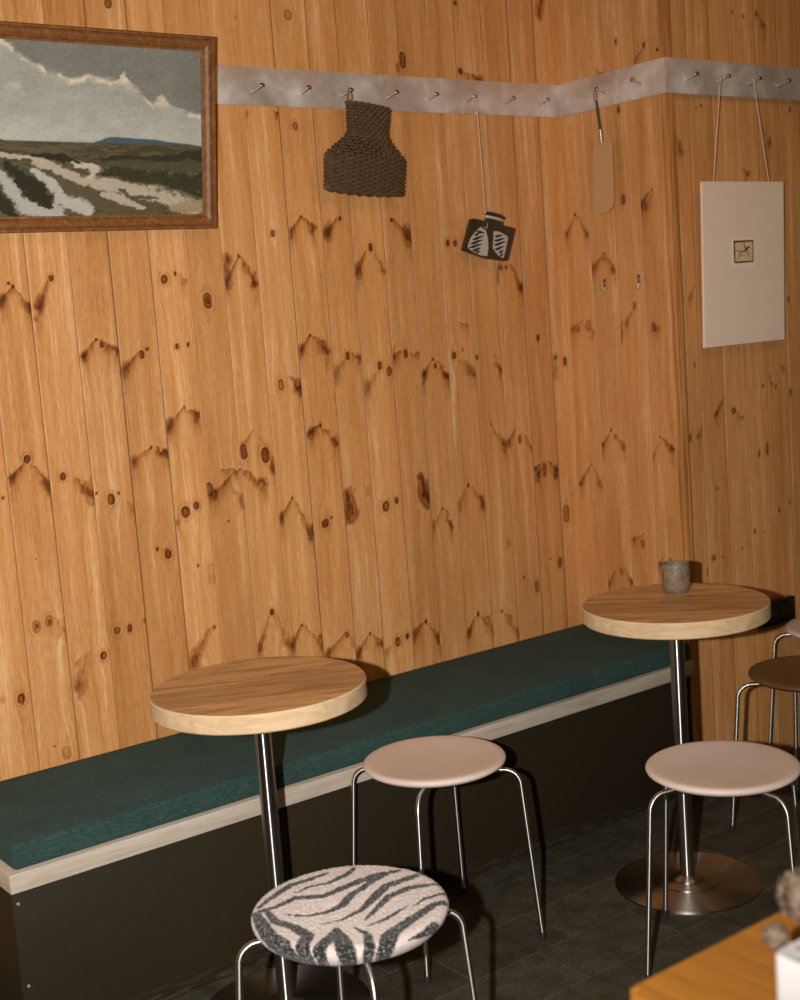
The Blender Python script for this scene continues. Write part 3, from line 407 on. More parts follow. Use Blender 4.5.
def child(name, bm, mat, parent, **kw):
    o = obj(name, bm, mat, None, **kw); o.parent = parent
    o.matrix_parent_inverse = Matrix.Translation(-Vector(parent.location)) if parent.rotation_euler.z == 0 else Matrix.Identity(4)
    return o
bm = bmesh.new(); box(bm, (BX0, BF, .3598), (-.004, -.003, .4006), .002); child('seat_board', bm, PALE, bench)
bm = bmesh.new(); box(bm, (BX0 + .007, BF + .02, 0.001), (-.004, -.004, .3598), .0015); child('base_panel', bm, DARK, bench)
for sx, sz in ((BX0 + .019, .329), (BX0 + .021, .150)):
    bm = bmesh.new(); lathe(bm, [(0, .0022), (.0025, .0022), (.0038, .0008), (.0038, 0)], 16)
    bmesh.ops.rotate(bm, matrix=Matrix.Rotation(PI / 2, 3, 'X'), verts=bm.verts)
    bmesh.ops.translate(bm, vec=(sx, BF + .0195, sz), verts=bm.verts); child('screw', bm, m_plain('zinc_screw', (.42, .38, .32), .5, .6), bench)
CUSH = NT('dark_green_wool'); v = CUSH.coord()
a = CUSH.noise(CUSH.mapping(v, (26, 120, 240)), 3, 3, .7); b = CUSH.noise(CUSH.mapping(v, (230, 230, 230)), 3, 2, .6); c2 = CUSH.noise(v, 7, 3)
c = CUSH.ramp(CUSH.math('ADD', CUSH.math('MULTIPLY', a, .6), CUSH.math('MULTIPLY', b, .4)), [(.36, (.012, .030, .028)), (.5, (.028, .058, .054)), (.64, (.060, .105, .098))])
c = CUSH.mix(1.0, c, CUSH.ramp(c2, [(.3, (.85, .85, .85)), (.7, (1.15, 1.15, 1.1))]), 'MULTIPLY')
CUSH.bump(CUSH.math('ADD', a, b), .5, .002); CUSH.b.inputs['Sheen Weight'].default_value = .05; CUSH.b.inputs['Sheen Tint'].default_value = (.6, .8, .7, 1); CUSH.set(c, .95, 0, .1); CUSH = CUSH.m
bm = bmesh.new(); box(bm, (BX0 + .014, BF + .009, .4008), (-.006, -.004, .4568))
es = [e for e in bm.edges]
bmesh.ops.bevel(bm, geom=es, offset=.012, segments=4, profile=.5, affect='EDGES')
co = obj('bench_cushion', bm, CUSH); tag(co, 'long dark green fabric cushion lying on the bench', 'cushion')

# ---------------------------------------------------------------- stainless peg rail
RAIL = NT('hazy_steel_strip'); v = RAIL.coord()
n = RAIL.noise(v, 7, 5, .62, .4); n2 = RAIL.noise(RAIL.mapping(v, (3, 3, 60)), 9, 3)
c = RAIL.ramp(n, [(.32, (.50, .43, .38)), (.5, (.64, .57, .53)), (.66, (.84, .81, .80))])
RAIL.set(c, RAIL.ramp(n, [(.3, (.42, .42, .42)), (.7, (.6, .6, .6))]), .55); RAIL = RAIL.m
KNOB = m_plain('peg_steel', (.40, .36, .32), .25, 1.0)
rail = thing('peg_rail', 'long grey steel coat rail with small pegs running around the corner', 'coat rail', (-.2, 0, 2.02))
R0, R1 = 2.0218, 2.1175
bm = bmesh.new(); box(bm, (-3.2, -.0035, R0), (-.001, -.0004, R1), .001); child('rail_plate', bm, RAIL, rail)
bm = bmesh.new(); box(bm, (-.0045, -D - .0165, R0), (-.0015, -.004, R1), .001); child('rail_plate', bm, RAIL, rail)
bm = bmesh.new(); box(bm, (-.0045, -D - .0200, R0), (1.9, -D - .0168, R1), .001); child('rail_plate', bm, RAIL, rail)
def peg(p, n, droop=.3):
    """small bent peg: p on the plate, n its direction"""
    n = Vector(n); p = Vector(p); g = Vector((0, 0, 1))
    bm = bmesh.new()
    pts = [p - n * .002, p + n * .010 + g * .001, p + n * .024 + g * .0035, p + n * .038 + g * .008]
    tube(bm, pts, [.0042, .0032, .0028, .0028], 10)
    o = child('peg', bm, STEEL, rail)
    bm = bmesh.new(); bmesh.ops.create_uvsphere(bm, u_segments=14, v_segments=8, radius=.0062)
    q = (n + g * .35).normalized().to_track_quat('Z', 'Y').to_matrix()
    for vv in bm.verts: vv.co = q @ Vector((vv.co.x, vv.co.y, vv.co.z * .55)) + p + n * .0385 + g * .008
    h = obj('peg_head', bm, KNOB); h.parent = o
    return o
for x in (-1.073, -.931, -.796, -.644, -.504, -.364, -.216, -.080): peg((x, -.0035, 2.058), (0, -1, 0))
for y in (-.205, -.345): peg((-.0045, y, 2.062), (-1, 0, 0))
for x in (.082, .219, .358, .494, .634, .774): peg((x, -D - .0200, 2.062), (0, -1, 0))

# ---------------------------------------------------------------- landscape painting
TILT = .1565; PX, PZ, PY = -1.2344, 1.7113, -.035; PW, PH = .74, .4556
root = thing('framed_painting', 'landscape painting of a moor under grey clouds in a brown wooden frame', 'painting', (PX - PW / 2, PY, PZ))
cs, sn = math.cos(TILT), math.sin(TILT)
def tp(lx, s, o=0):       # lx from right edge (negative = left), s up along the face, o out of the face
    return Vector((PX + lx, PY - s * sn - o * cs, PZ + s * cs - o * sn))
def framebar(bm, p1, p2, inward):
    """mitred bar with a moulded profile from p1 to p2 (lx,s)"""
    prof = [(0, -.024), (0, -.002), (.003, .001), (.007, .001), (.009, -.003), (.014, .0005), (.020, .001), (.027, -.003), (.031, -.008), (.036, -.009), (.036, -.024)]
    dx, dy = p2[0] - p1[0], p2[1] - p1[1]; L = math.hypot(dx, dy); ex, ey = dx / L, dy / L
    def ring(p, sg): return [bm.verts.new(tp(p[0] + inward[0] * w_ + ex * sg * w_, p[1] + inward[1] * w_ + ey * sg * w_, o_)) for w_, o_ in prof]
    A = ring(p1, 1); B = ring(p2, -1)
    for i in range(len(prof) - 1): bm.faces.new((A[i], A[i + 1], B[i + 1], B[i]))
FR = NT('brown_frame_wood'); v = FR.coord(); n = FR.noise(FR.mapping(v, (30, 30, 30)), 2, 4, .6, 1)
FR.set(FR.ramp(n, [(.3, (.13, .05, .014)), (.55, (.21, .085, .024)), (.75, (.29, .13, .04))]), .5, 0, .35); FR = FR.m
bm = bmesh.new()
framebar(bm, (0, 0), (0, PH), (-1, 0)); framebar(bm, (0, PH), (-PW, PH), (0, -1)); framebar(bm, (-PW, PH), (-PW, 0), (1, 0)); framebar(bm, (-PW, 0), (0, 0), (0, 1))
child('frame', bm, FR, root, smooth=False)
def paint_canvas():
    x0, x1, s0, s1 = -PW + .030, -.030, .030, PH - .030
    nx, ny = 420, 260
    X, Sg = np.meshgrid(np.linspace(x0, x1, nx), np.linspace(s0, s1, ny)); X = X.ravel(); Sg = Sg.ravel()
    P3 = np.array([PX + X, PY - Sg * sn + .010 * cs, PZ + Sg * cs + .010 * sn]).T
    # picture coordinates: U 0..660 (right edge of the canvas = 660), V 130..720 downwards
    U = 660 + (X - x1) / .535 * 660; V = 140 + (1 - (Sg - s0) / (s1 - s0)) * 583
    U = U + (fbm(U / 28, V / 14, 1, 3) - .5) * 26; V0 = V.copy(); V = V + (fbm(U / 26, V / 22, 2, 3) - .5) * 20
    n = fbm(U / 60, V / 40, 3, 4); nf = fbm(U / 9, V / 9, 4, 3)
    col = np.zeros((len(X), 3))
    ridge = np.interp(U, [-300, -150, 0, 40, 80, 130, 180, 230, 290, 350, 385, 400, 420, 450, 490, 520, 550, 600, 660], [60, 100, 120, 150, 180, 215, 240, 265, 250, 262, 262, 228, 268, 300, 338, 305, 340, 356, 372])
    hi = np.array([.17, .175, .155]); lo = np.array([.30, .31, .275]); hor = np.array([.36, .37, .33])
    t = sstep(-14, 14, V - ridge)[:, None]
    g = sstep(300, 465, V)[:, None]
    col = hi * (1 - t) + (lo * (1 - g) + hor * g) * t
    col = col * (.80 + .30 * n[:, None] + .14 * (nf[:, None] - .5))
    e = np.exp(-((V - ridge - 6) / 9) ** 2) * sstep(.40, .66, fbm(U / 30, V / 30, 8, 3))
    for cx, cy, sx, sy, a in ((405, 258, 26, 22, .9), (525, 325, 26, 16, .7), (285, 255, 32, 12, .6), (55, 160, 34, 10, .7), (70, 295, 22, 12, .35), (590, 348, 30, 10, .5), (135, 220, 26, 9, .5)):
        e = np.maximum(e, a * np.exp(-((U - cx) / sx) ** 2 - ((V - cy) / sy) ** 2) * (V > ridge - 6) * (.5 + nf))
    e = np.clip(e, 0, 1)[:, None]; col = col * (1 - e) + np.array([.56, .50, .40]) * e
    # land
    def over(m, c, k=1.0):
        nonlocal col
        m = np.clip(m, 0, 1)[:, None] * k; col = col * (1 - m) + np.array(c) * m
    hz = 470 + (U - 330) * .012
    hill = np.interp(U, [300, 318, 345, 380, 420, 500, 540, 612, 640], [472, 462, 450, 449, 452, 455, 462, 468, 474]); over(sstep(2, -2, hill - V0) * (U > 300) * (U < 640) * (V0 < hz + 4), (.055, .085, .10))
    hill2 = np.interp(U, [-300, -120, 0, 30, 50], [440, 445, 455, 463, 474]); over(sstep(2, -2, hill2 - V0) * (U < 50), (.06, .09, .10))
    land = sstep(-3, 3, V0 - hz)
    over(land, (.050, .045, .022)); over(land * sstep(.45, .65, fbm(U / 60, V / 5, 12, 3)), (.10, .085, .045), .7)
    over(sstep(525, 545, V) * sstep(.40, .62, nf), (.085, .085, .040), .8)
    def st(pts, ws, c, k=1.0, rag=.9):
        m = np.zeros_like(U)
        for (a, b), wa_, wb_ in zip(zip(pts, pts[1:]), ws, ws[1:]):
            d, r, _ = capsule(U, V, *a, *b, wa_ / 2, wb_ / 2); m = np.maximum(m, sstep(1.2, .7, d / r + (nf - .5) * rag))
        over(m * land, c, k)
    SAND = (.36, .31, .24); PALEB = (.33, .33, .30); BR = (.085, .065, .035); DK = (.022, .020, .010)
    st([(-300, 520), (0, 516), (110, 520)], [14, 18, 14], SAND)
    st([(110, 520), (180, 560), (260, 600), (400, 622), (500, 640), (620, 690)], [24, 44, 40, 50, 60, 70], SAND)
    st([(230, 530), (310, 560), (290, 580)], [18, 30, 20], (.42, .37, .30))
    st([(-200, 640), (-60, 600), (0, 565), (40, 610), (90, 680), (170, 700)], [30, 40, 26, 40, 60, 70], PALEB)
    st([(120, 560), (170, 610), (200, 660), (270, 690)], [22, 34, 44, 50], (.36, .35, .32))
    st([(150, 560), (200, 600), (280, 640), (360, 680), (500, 700)], [12, 28, 52, 50, 30], BR)
    st([(330, 640), (400, 665), (450, 690)], [18, 30, 16], SAND)
    st([(40, 545), (80, 590), (120, 640), (150, 670)], [30, 56, 70, 44], DK)
    st([(-300, 680), (-100, 690), (0, 640), (50, 715)], [80, 80, 60, 30], DK)
    st([(110, 512), (200, 520), (260, 535)], [12, 22, 10], DK)
    st([(320, 560), (450, 580), (560, 600), (660, 610)], [24, 60, 80, 84], DK, .75, 1.6)
    st([(340, 540), (500, 545), (660, 548)], [14, 30, 36], (.060, .058, .028), .8, 1.4)
    st([(320, 520), (500, 518), (660, 505)], [10, 18, 40], DK, .8)
    st([(560, 690), (660, 680)], [40, 50], (.24, .19, .11), .8)
    st([(370, 625), (420, 650), (500, 655)], [10, 14, 6], DK, .8)
    col = col * 1.18 * (.86 + .28 * fbm(U / 5 + V / 9, V / 4, 51, 2))[:, None]
    me = grid_mesh('canvas', P3, nx, ny); set_attr(me, 'paint', col, 'FLOAT_COLOR')
    k = NT('oil_paint'); k.m.name = 'oil_paint'
    v = k.coord(); n_ = k.noise(v, 220, 4, .7); k.bump(n_, .35, .0012)
    k.set(k.attr('paint', 'Color'), .5, 0, .3)
    o = new_obj('canvas', me, k.m); o.parent = root; o.matrix_parent_inverse = Matrix.Translation(-Vector(root.location))
paint_canvas()
bm = bmesh.new(); pts = [(-PW + .028, .028), (-.028, .028), (-.028, PH - .028), (-PW + .028, PH - .028)]
extrude_poly(bm, pts, lambda a, b: tp(a, b, -.0135), (0, .006, 0)); child('backing_board', bm, FR, root, smooth=False)

# ---------------------------------------------------------------- woven basket
BK = m_plain('dark_wicker', (.085, .050, .022), .6, 0, .3, .6, 90)
bk = thing('woven_basket', 'dark brown flat wicker basket hanging from the third peg of the rail', 'basket', (-.77, -.045, 1.79))
tt = [0, .02, .27, .31, .5, 1]
Lx = [-.814, -.812, -.813, -.820, -.894, -.905]; Lz = [2.031, 2.026, 1.957, 1.949, 1.901, 1.809]
Rx = [-.673, -.675, -.691, -.686, -.634, -.646]; Rz = [2.014, 2.010, 1.943, 1.934, 1.883, 1.791]
def bpt(t, s, side, off=0):
    lx, lz, rx, rz = (float(np.interp(t, tt, q)) for q in (Lx, Lz, Rx, Rz))
    x = lx + (rx - lx) * s; z = lz + (rz - lz) * s
    th = (.012 + .016 * math.sin(PI * min(1, t * .9 + .1))) * math.sqrt(max(0, 1 - (2 * s - 1) ** 2)) 
    return Vector((x - .004, -.046 - side * (th + off), z - .006 * math.sin(PI * s) * t))
bm = bmesh.new(); rows = 33
for r_ in range(rows):
    t = (r_ + .5) / rows
    n_ = 60; loop = []
    for side, rng in ((1, range(n_)), (-1, range(n_, 0, -1))):
        thin = .34 < t < .56
        for i in rng:
            s = i / n_; wv = .0030 * math.cos(PI * s * 15 + PI * (r_ + (side < 0)))
            loop.append(bpt(t, s, side, wv) + Vector((0, 0, .0008 * math.sin(i * 2.1 + r_))))
    tube(bm, loop, .0037 if not (.34 < t < .56) else .0027, 6, closed=True)
child('woven_body', bm, BK, bk)
bm = bmesh.new()
for side in (1, -1):
    for i in range(1, 15):
        s = i / 15; tube(bm, [bpt(t, s, side, -.0006) for t in np.linspace(0.005, .99, 26)], .0017, 6)
child('upright_cane', bm, BK, bk)
for t, nm, r_ in ((0.0, 'neck_rim', .0042), (1.0, 'base_rim', .0050)):
    bm = bmesh.new(); loop = []
    for side, rng in ((1, range(30)), (-1, range(30, 0, -1))):
        for i in rng: loop.append(bpt(t, i / 30, side, .001) + Vector((0, 0, .0026 * math.sin(i * 1.7))))
    tube(bm, loop, r_, 8, closed=True)
    child(nm, bm, BK, bk)
bm = bmesh.new()
tube(bm, [(-.806, -.05, 2.028), (-.800, -.048, 2.045), (-.7975, -.040, 2.0665), (-.799, -.034, 2.0685), (-.803, -.033, 2.05), (-.81, -.035, 2.026)], .0014, 8)
child('hanging_loop', bm, m_plain('twine', (.20, .14, .08), .8), bk)

# ---------------------------------------------------------------- ceramic flask on a cord
GL = m_plain('brown_black_glaze', (.035, .024, .012), .3, 0, .5, .35, 60)
WH = m_plain('chalk_white_slip', (.42, .37, .32), .5, 0, .4, .1, 80)
BLK = m_plain('dark_blue_slip', (.012, .020, .022), .4, 0, .4, .2, 80)
CORD = m_plain('pale_cotton_cord', (.62, .50, .40), .8, 0, .2, .15, 300)
jar = thing('ceramic_flask', 'small square dark ceramic flask with white rib drawing hanging on a cord', 'flask', (-.34, -.04, 1.6))
body = [(-.443, 1.636), (-.406, 1.722), (-.400, 1.7235), (-.352, 1.7135), (-.285, 1.701), (-.250, 1.6945), (-.243, 1.690), (-.279, 1.602), (-.286, 1.599), (-.36, 1.609), (-.436, 1.632)]
YF, YB = -.046, -.027
bm = bmesh.new(); extrude_poly(bm, body, lambda a, b: (a, YF, b), (0, YB - YF, 0))
bmesh.ops.bevel(bm, geom=list(bm.edges), offset=.002, segments=2, affect='EDGES'); child('flask_body', bm, GL, jar)
ax = Vector((-.348 + .276, 0, 1.738 - 1.722)).normalized()  # along the tilted shoulder
rx_ = Vector((.977, 0, -.213)); up_ = Vector((.213, 0, .977))
def fl(cx, prof, name, mat, base):
    bm = bmesh.new(); lathe(bm, prof, 40)
    for v_ in bm.verts:
        c_ = v_.co.copy(); v_.co = Vector(base) + rx_ * c_.x + Vector((0, 1, 0)) * c_.y * .30 + up_ * c_.z
    return child(name, bm, mat, jar)
base = (-.3195, -.0365, 1.7065)
fl(0, [(0, 0), (.034, 0), (.034, .012), (0, .012)], 'neck', GL, base)
fl(0, [(0, .0119), (.035, .0119), (.036, .016), (.036, .019), (0, .019)], 'neck_band', WH, base)
fl(0, [(0, .0189), (.030, .0189), (.041, .022), (.042, .026), (.030, .031), (0, .033)], 'lid', GL, base)
lungs = [[(-0.3784, 1.699), (-0.398, 1.6856), (-0.4176, 1.67), (-0.4305, 1.6474), (-0.4305, 1.6403), (-0.4122, 1.6282), (-0.3855, 1.6182), (-0.3608, 1.6154), (-0.3544, 1.6361), (-0.3536, 1.6639), (-0.3594, 1.6871)], [(-0.33, 1.6854), (-0.3082, 1.6838), (-0.2778, 1.6691), (-0.2768, 1.6621), (-0.291, 1.625), (-0.2979, 1.6085), (-0.3082, 1.6099), (-0.3258, 1.6236), (-0.3371, 1.6379), (-0.3318, 1.6634)]]
for l in lungs:
    bm = bmesh.new(); extrude_poly(bm, l, lambda a, b: (a, YF - .0012, b), (0, .0012, 0)); child('rib_patch', bm, WH, jar, smooth=False)
ribs = [[(-0.3963, 1.6867), (-0.3645, 1.6815)], [(-0.4033, 1.6765), (-0.3862, 1.6796)], [(-0.4136, 1.663), (-0.3698, 1.6735)], [(-0.4222, 1.6517), (-0.3739, 1.662)], [(-0.4279, 1.6413), (-0.3781, 1.6503)], [(-0.4164, 1.6319), (-0.3835, 1.6392)], [(-0.403, 1.6271), (-0.3874, 1.6301)], [(-0.3284, 1.6708), (-0.2967, 1.6735)], [(-0.3309, 1.6582), (-0.2879, 1.6643)], [(-0.3334, 1.6458), (-0.2853, 1.6552)], [(-0.3312, 1.6331), (-0.2928, 1.6414)], [(-0.3164, 1.6234), (-0.2969, 1.6298)], [(-0.3124, 1.6139), (-0.2977, 1.6205)]]
for i, ((ax_, az), (bx_, bz)) in enumerate(ribs):
    P = [(ax_, az), (ax_ * .7 + bx_ * .3, az * .7 + bz * .3 - .0012), (ax_ * .35 + bx_ * .65, az * .35 + bz * .65), (bx_, bz)]
    bm = bmesh.new(); ribbon(bm, P, [.002, .0078, .0062, .0018], lambda a, b: (a, YF - .0016, b)); child('rib_stripe', bm, BLK, jar, smooth=False)
bm = bmesh.new(); ribbon(bm, [(-.366, 1.700), (-.357, 1.692), (-.354, 1.70), (-.349, 1.711)], [.001, .003, .003, .001], lambda a, b: (a, YF - .0006, b)); child('white_squiggle', bm, WH, jar, smooth=False)
bm = bmesh.new(); tube(bm, [(-.355, -.034, 1.730), (-.352, -.040, 1.742), (-.3535, -.041, 1.86), (-.359, -.041, 2.030), (-.365, -.043, 2.071), (-.369, -.037, 2.071), (-.363, -.036, 2.030)], .0013, 8); child('cord', bm, CORD, jar)
bm = bmesh.new(); bmesh.ops.create_icosphere(bm, subdivisions=2, radius=.004, matrix=Matrix.Translation((-.3600, -.040, 2.018))); child('cord_knot', bm, CORD, jar)

# ---------------------------------------------------------------- wooden paddle on the side wall
PAD = m_plain('thin_pale_brown_wood', (.50, .29, .14), .5, 0, .4, .06, 30)
pd = thing('wooden_paddle', 'thin brown wooden paddle with a dark green strap on the narrow side wall', 'paddle', (-.03, -.2, 1.72))
def arc(cx, cz, r, a0, a1, n=10): return [(cx + r * math.cos(math.radians(a0 + (a1 - a0) * i / n)), cz + r * math.sin(math.radians(a0 + (a1 - a0) * i / n))) for i in range(n + 1)]
out = [(.239, 1.927), (.236, 1.757)] + arc(.196, 1.757, .040, 0, -75, 8) + arc(.178, 1.738, .023, -90, -170, 6) + [(.158, 1.80), (.160, 1.895), (.166, 1.908), (.180, 1.916)]
bm = bmesh.new(); extrude_poly(bm, out, lambda a, b: (-.026, -a, b), (.004, 0, 0)); child('blade', bm, PAD, pd, smooth=False)
bm = bmesh.new()
tube(bm, [(-.030, -.2005, 1.952), (-.033, -.199, 1.99), (-.036, -.1965, 2.038)], [.0040, .0036, .0036], 10); child('strap', bm, m_plain('dark_green_leather', (.02, .026, .012), .5), pd)
bm = bmesh.new(); tube(bm, [(-.028, -.2015, 1.918), (-.030, -.2005, 1.956)], .0050, 12); child('metal_ferrule', bm, STEEL, pd)
bm = bmesh.new(); lp = [(-.038 - .0035 * math.sin(a) * 0, -.1955 + .0055 * math.cos(a), 2.052 + .018 * math.sin(a)) for a in [2 * PI * i / 20 for i in range(20)]]
tube(bm, lp, .0016, 8, closed=True); child('wire_loop', bm, STEEL, pd)

# ---------------------------------------------------------------- two small hooks
def hook(y, z, label):
    h = thing('coat_hook', label, 'hook', (-.001, y, z), 0, 'small metal hooks on the side wall')
    bm = bmesh.new(); box(bm, (-.0035, -.0045, -.004), (0, .0045, .028), .001); obj('back_plate', bm, KNOB, h)
    bm = bmesh.new(); tube(bm, [(-.003, 0, .004), (-.004, 0, -.008), (-.010, .001, -.016), (-.018, .002, -.014), (-.021, .003, -.006)], .0026, 10); obj('hook_arm', bm, STEEL, h)
    for zz in (.008, .022):
        bm = bmesh.new(); bmesh.ops.create_uvsphere(bm, u_segments=10, v_segments=6, radius=.0022, matrix=Matrix.Translation((-.0038, 0, zz))); obj('screw', bm, STEEL, h)
    return h
hook(-.160, 1.500, 'small dark metal hook directly below the wooden paddle, left of two')
hook(-.297, 1.503, 'small dark metal hook near the wall corner, right of two')

# ---------------------------------------------------------------- hanging print board
BD = m_plain('warm_white_board', (.82, .68, .56), .6, 0, .3, .05, 25)
bd = thing('hanging_print', 'tall cream board with a tiny horse print hung from two pegs', 'picture', (.28, -.446, 1.307))
HT = .0322
def hb(x, s, o=0): return Vector((x, -.446 - s * math.sin(HT) - o, 1.3078 + s * math.cos(HT)))
def slab(bm, x0, x1, s0, s1, o0, o1, xs=0):
    v_ = [bm.verts.new(hb(x + xs * (s / .468), s, o)) for o in (o0, o1) for x, s in ((x0, s0), (x1, s0), (x1, s1), (x0, s1))]
    for f in ((0, 1, 2, 3), (7, 6, 5, 4), (0, 4, 5, 1), (1, 5, 6, 2), (2, 6, 7, 3), (3, 7, 4, 0)): bm.faces.new([v_[i] for i in f])
bm = bmesh.new(); slab(bm, .0972, .4634, 0, .4684, -.006, .002); child('board', bm, BD, bd, smooth=False)
INK = m_plain('sepia_ink', (.055, .035, .018), .7, 0, .2, .3, 300)
bm = bmesh.new(); slab(bm, .2240, .3265, .2235, .3070, .002, .0028)
child('paper_plate', bm, m_plain('plate_paper', (.86, .74, .62), .6, 0, .3, .05, 40), bd, smooth=False)
bm = bmesh.new(); slab(bm, .2275, .3195, .2365, .3020, .0028, .0031); child('print_paper', bm, m_plain('print_paper', (.70, .53, .33), .6, 0, .3, .08, 60), bd, smooth=False)
def hp(x, y):  # crop coordinates of the tiny print (195..605, 205..630)
    return .2290 + (x - 195) / 410 * .0885, .2990 - (y - 205) / 425 * .0600
bm = bmesh.new(); hs = lambda a, b: hb(a, b, .0036)
def ink(pts, ws): ribbon(bm, [hp(*p) for p in pts], [w_ / 410 * .0885 for w_ in ws], hs)
ink([(195, 215), (605, 210)], [22, 20]); ink([(600, 205), (592, 630)], [18, 18]); ink([(600, 630), (205, 638)], [20, 22]); ink([(212, 638), (203, 205)], [24, 26])
ink([(215, 405), (300, 410), (350, 405)], [12, 8, 6]); ink([(350, 405), (385, 430), (430, 405), (470, 360), (510, 330), (535, 345)], [8, 14, 22, 34, 18, 8])
ink([(410, 250), (412, 290), (420, 340), (450, 370)], [14, 18, 16, 10]); ink([(412, 235), (414, 255)], [20, 20]); ink([(430, 320), (470, 345)], [8, 8])
ink([(360, 370), (380, 400)], [6, 8]); ink([(330, 415), (300, 470), (310, 520), (270, 590)], [10, 12, 8, 6]); ink([(360, 430), (330, 500), (300, 545)], [12, 10, 5])
ink([(470, 380), (500, 440), (540, 460), (530, 490)], [14, 12, 8, 5]); ink([(440, 420), (480, 480), (530, 540), (520, 570)], [10, 10, 8, 5]); ink([(330, 510), (440, 500)], [5, 5]); ink([(520, 340), (545, 380)], [8, 5])
child('horse_drawing', bm, INK, bd, smooth=False)
bm = bmesh.new()
tube(bm, [hb(.146, .462, -.0), hb(.146, .47, .002), Vector((.196, -.462, 2.071)), Vector((.202, -.461, 2.0735)), Vector((.334, -.461, 2.0735)), Vector((.341, -.462, 2.071)), hb(.394, .47, .002), hb(.394, .462, 0)], .0016, 8)
child('cord', bm, CORD, bd)

# ---------------------------------------------------------------- black wall box
bx = thing('wall_socket', 'black electrical wall box on the pine wall behind the right round table', 'socket', (.41, -D, .428))
PLB = m_plain('black_plastic', (.008, .010, .007), .45, 0, .4, .2, 100)
bm = bmesh.new(); box(bm, (.322, -D - .022, .430), (.486, -D - .001, .505), .003); child('housing', bm, PLB, bx)
for x in (.361, .429):
    bm = bmesh.new(); box(bm, (x - .026, -D - .024, .440), (x + .026, -D - .021, .494), .002); child('outlet_cover', bm, PLB, bx)
    for q in (-.009, .009):
        bm = bmesh.new(); lathe(bm, [(0, .001), (.002, .001), (.0025, 0)], 10); bmesh.ops.rotate(bm, matrix=Matrix.Rotation(PI / 2, 3, 'X'), verts=bm.verts)
        bmesh.ops.translate(bm, vec=(x + q, -D - .024, .467), verts=bm.verts); child('contact', bm, PLB, bx)

# ---------------------------------------------------------------- round tables
def make_table(loc, ang, label):
    t = thing('round_table', label, 'table', (loc[0], loc[1], 0), 0, 'round pedestal tables')
    top = m_wood('oiled_ash_top' , (.34, .165, .06), (.58, .33, .15), (.68, .43, .22), ang, 1.0, .42, .105)
    side = m_wood('ash_edge_flash_lit', (.50, .34, .19), (.60, .44, .265), (.68, .52, .33), ang, 1.0, .45)  # edge colour painted lighter than the top, for the more frontal flash
    bm = bmesh.new(); lathe(bm, [(0, .6838), (.2235, .6838), (.226, .6865), (.226, .7195), (.2235, .7228), (0, .7228)], 128)
    o = obj('tabletop', bm, top, t, angle=30)
    o.data.materials.append(side)
    for p in o.data.polygons:
        if abs(p.normal.z) < .9: p.material_index = 1
    bm = bmesh.new(); lathe(bm, [(0, .0), (.018, .0), (.018, .676), (0, .676)], 40, (0, 0, .008)); obj('pole', bm, CHROME, t)
    bm = bmesh.new(); lathe(bm, [(0, .6755), (.07, .6755), (.07, .6835), (0, .6835)], 32); obj('top_plate', bm, m_plain('black_metal', (.02, .02, .02), .5), t)
    bm = bmesh.new(); lathe(bm, [(0, .0), (.181, .0), (.181, .006), (.178, .0085), (0, .0095)], 96); obj('base_plate', bm, BASE, t)
    bm = bmesh.new(); lathe(bm, [(0, .009), (.078, .009), (.078, .0125), (.075, .014), (0, .014)], 64); obj('base_ring', bm, BASE, t)
    bm = bmesh.new(); lathe(bm, [(.0185, .013), (.042, .013), (.042, .017), (.038, .021), (.0195, .026), (.0185, .026)], 48); obj('collar', bm, BASE, t)
    return t
k = NT('brushed_base_steel'); brushed(k); v = k.coord(); n = k.noise(v, 9, 4); n2 = k.noise(v, 130, 3)
k.set(k.mix(n2, (.34, .31, .26), (.48, .44, .38)), k.ramp(n, [(.3, (.34, .34, .34)), (.7, (.42, .42, .42))]), 1.0); BASE = k.m
make_table((-1.582, -.640), -29, 'round light wood pedestal table beside the zebra-patterned stool, empty top')
make_table((-.5135, -.837), -50, 'round light wood pedestal table with a grey cup on top, near the corner')

# cup
k = NT('speckled_stoneware'); v = k.coord(); n = k.noise(v, 140, 3, .7); n2 = k.noise(v, 25, 3)
k.set(k.mix(1.0, k.ramp(n, [(.35, (.12, .09, .055)), (.5, (.18, .138, .088)), (.7, (.25, .195, .13))]), k.ramp(n2, [(.3, (.85, .85, .85)), (.7, (1.15, 1.12, 1.1))]), 'MULTIPLY'), .55, 0, .4)
bm = bmesh.new(); lathe(bm, [(0, .001), (.025, .0), (.027, .002), (.0335, .011), (.0352, .02), (.0352, .074), (.0345, .0755), (.0330, .0745), (.0325, .02), (.026, .008), (0, .007)], 56)
cup = obj('stoneware_cup', bm, k.m); cup.location = (-.430, -.769, .7229); tag(cup, 'small grey-brown stoneware cup without handle on the right round table', 'cup')

# ---------------------------------------------------------------- stools
SEATM = {}
def seat_mat(name, c, rough=.55):
    k = NT(name); v = k.coord(); n = k.noise(v, 6, 4, .6); n2 = k.noise(v, 190, 2)
    col = k.mix(n2, tuple(x * .93 for x in c), tuple(min(1, x * 1.06) for x in c))
    col = k.mix(1.0, col, k.ramp(n, [(.3, (.92, .90, .88)), (.7, (1.05, 1.05, 1.05))]), 'MULTIPLY')
    return k.set(col, rough, 0, .35)
PINKISH = seat_mat('pale_blush_linoleum', (.68, .57, .505)); BROWN = seat_mat('dark_brown_veneer', (.115, .062, .022), .4)
RUB = m_plain('black_rubber', (.01, .01, .01), .7)
def leg_mesh():
    bm = bmesh.new(); pts = [(.05, 0, .4105), (.15, 0, .4105), (.163, 0, .4105)]
    for i in range(1, 9):
        a = PI / 2 * i / 8 * .985; pts.append((.163 + .037 * math.sin(a), 0, .4105 - .037 + .037 * math.cos(a)))
    pts.append((.2285, 0, .012)); tube(bm, pts, .0060, 12); return bm
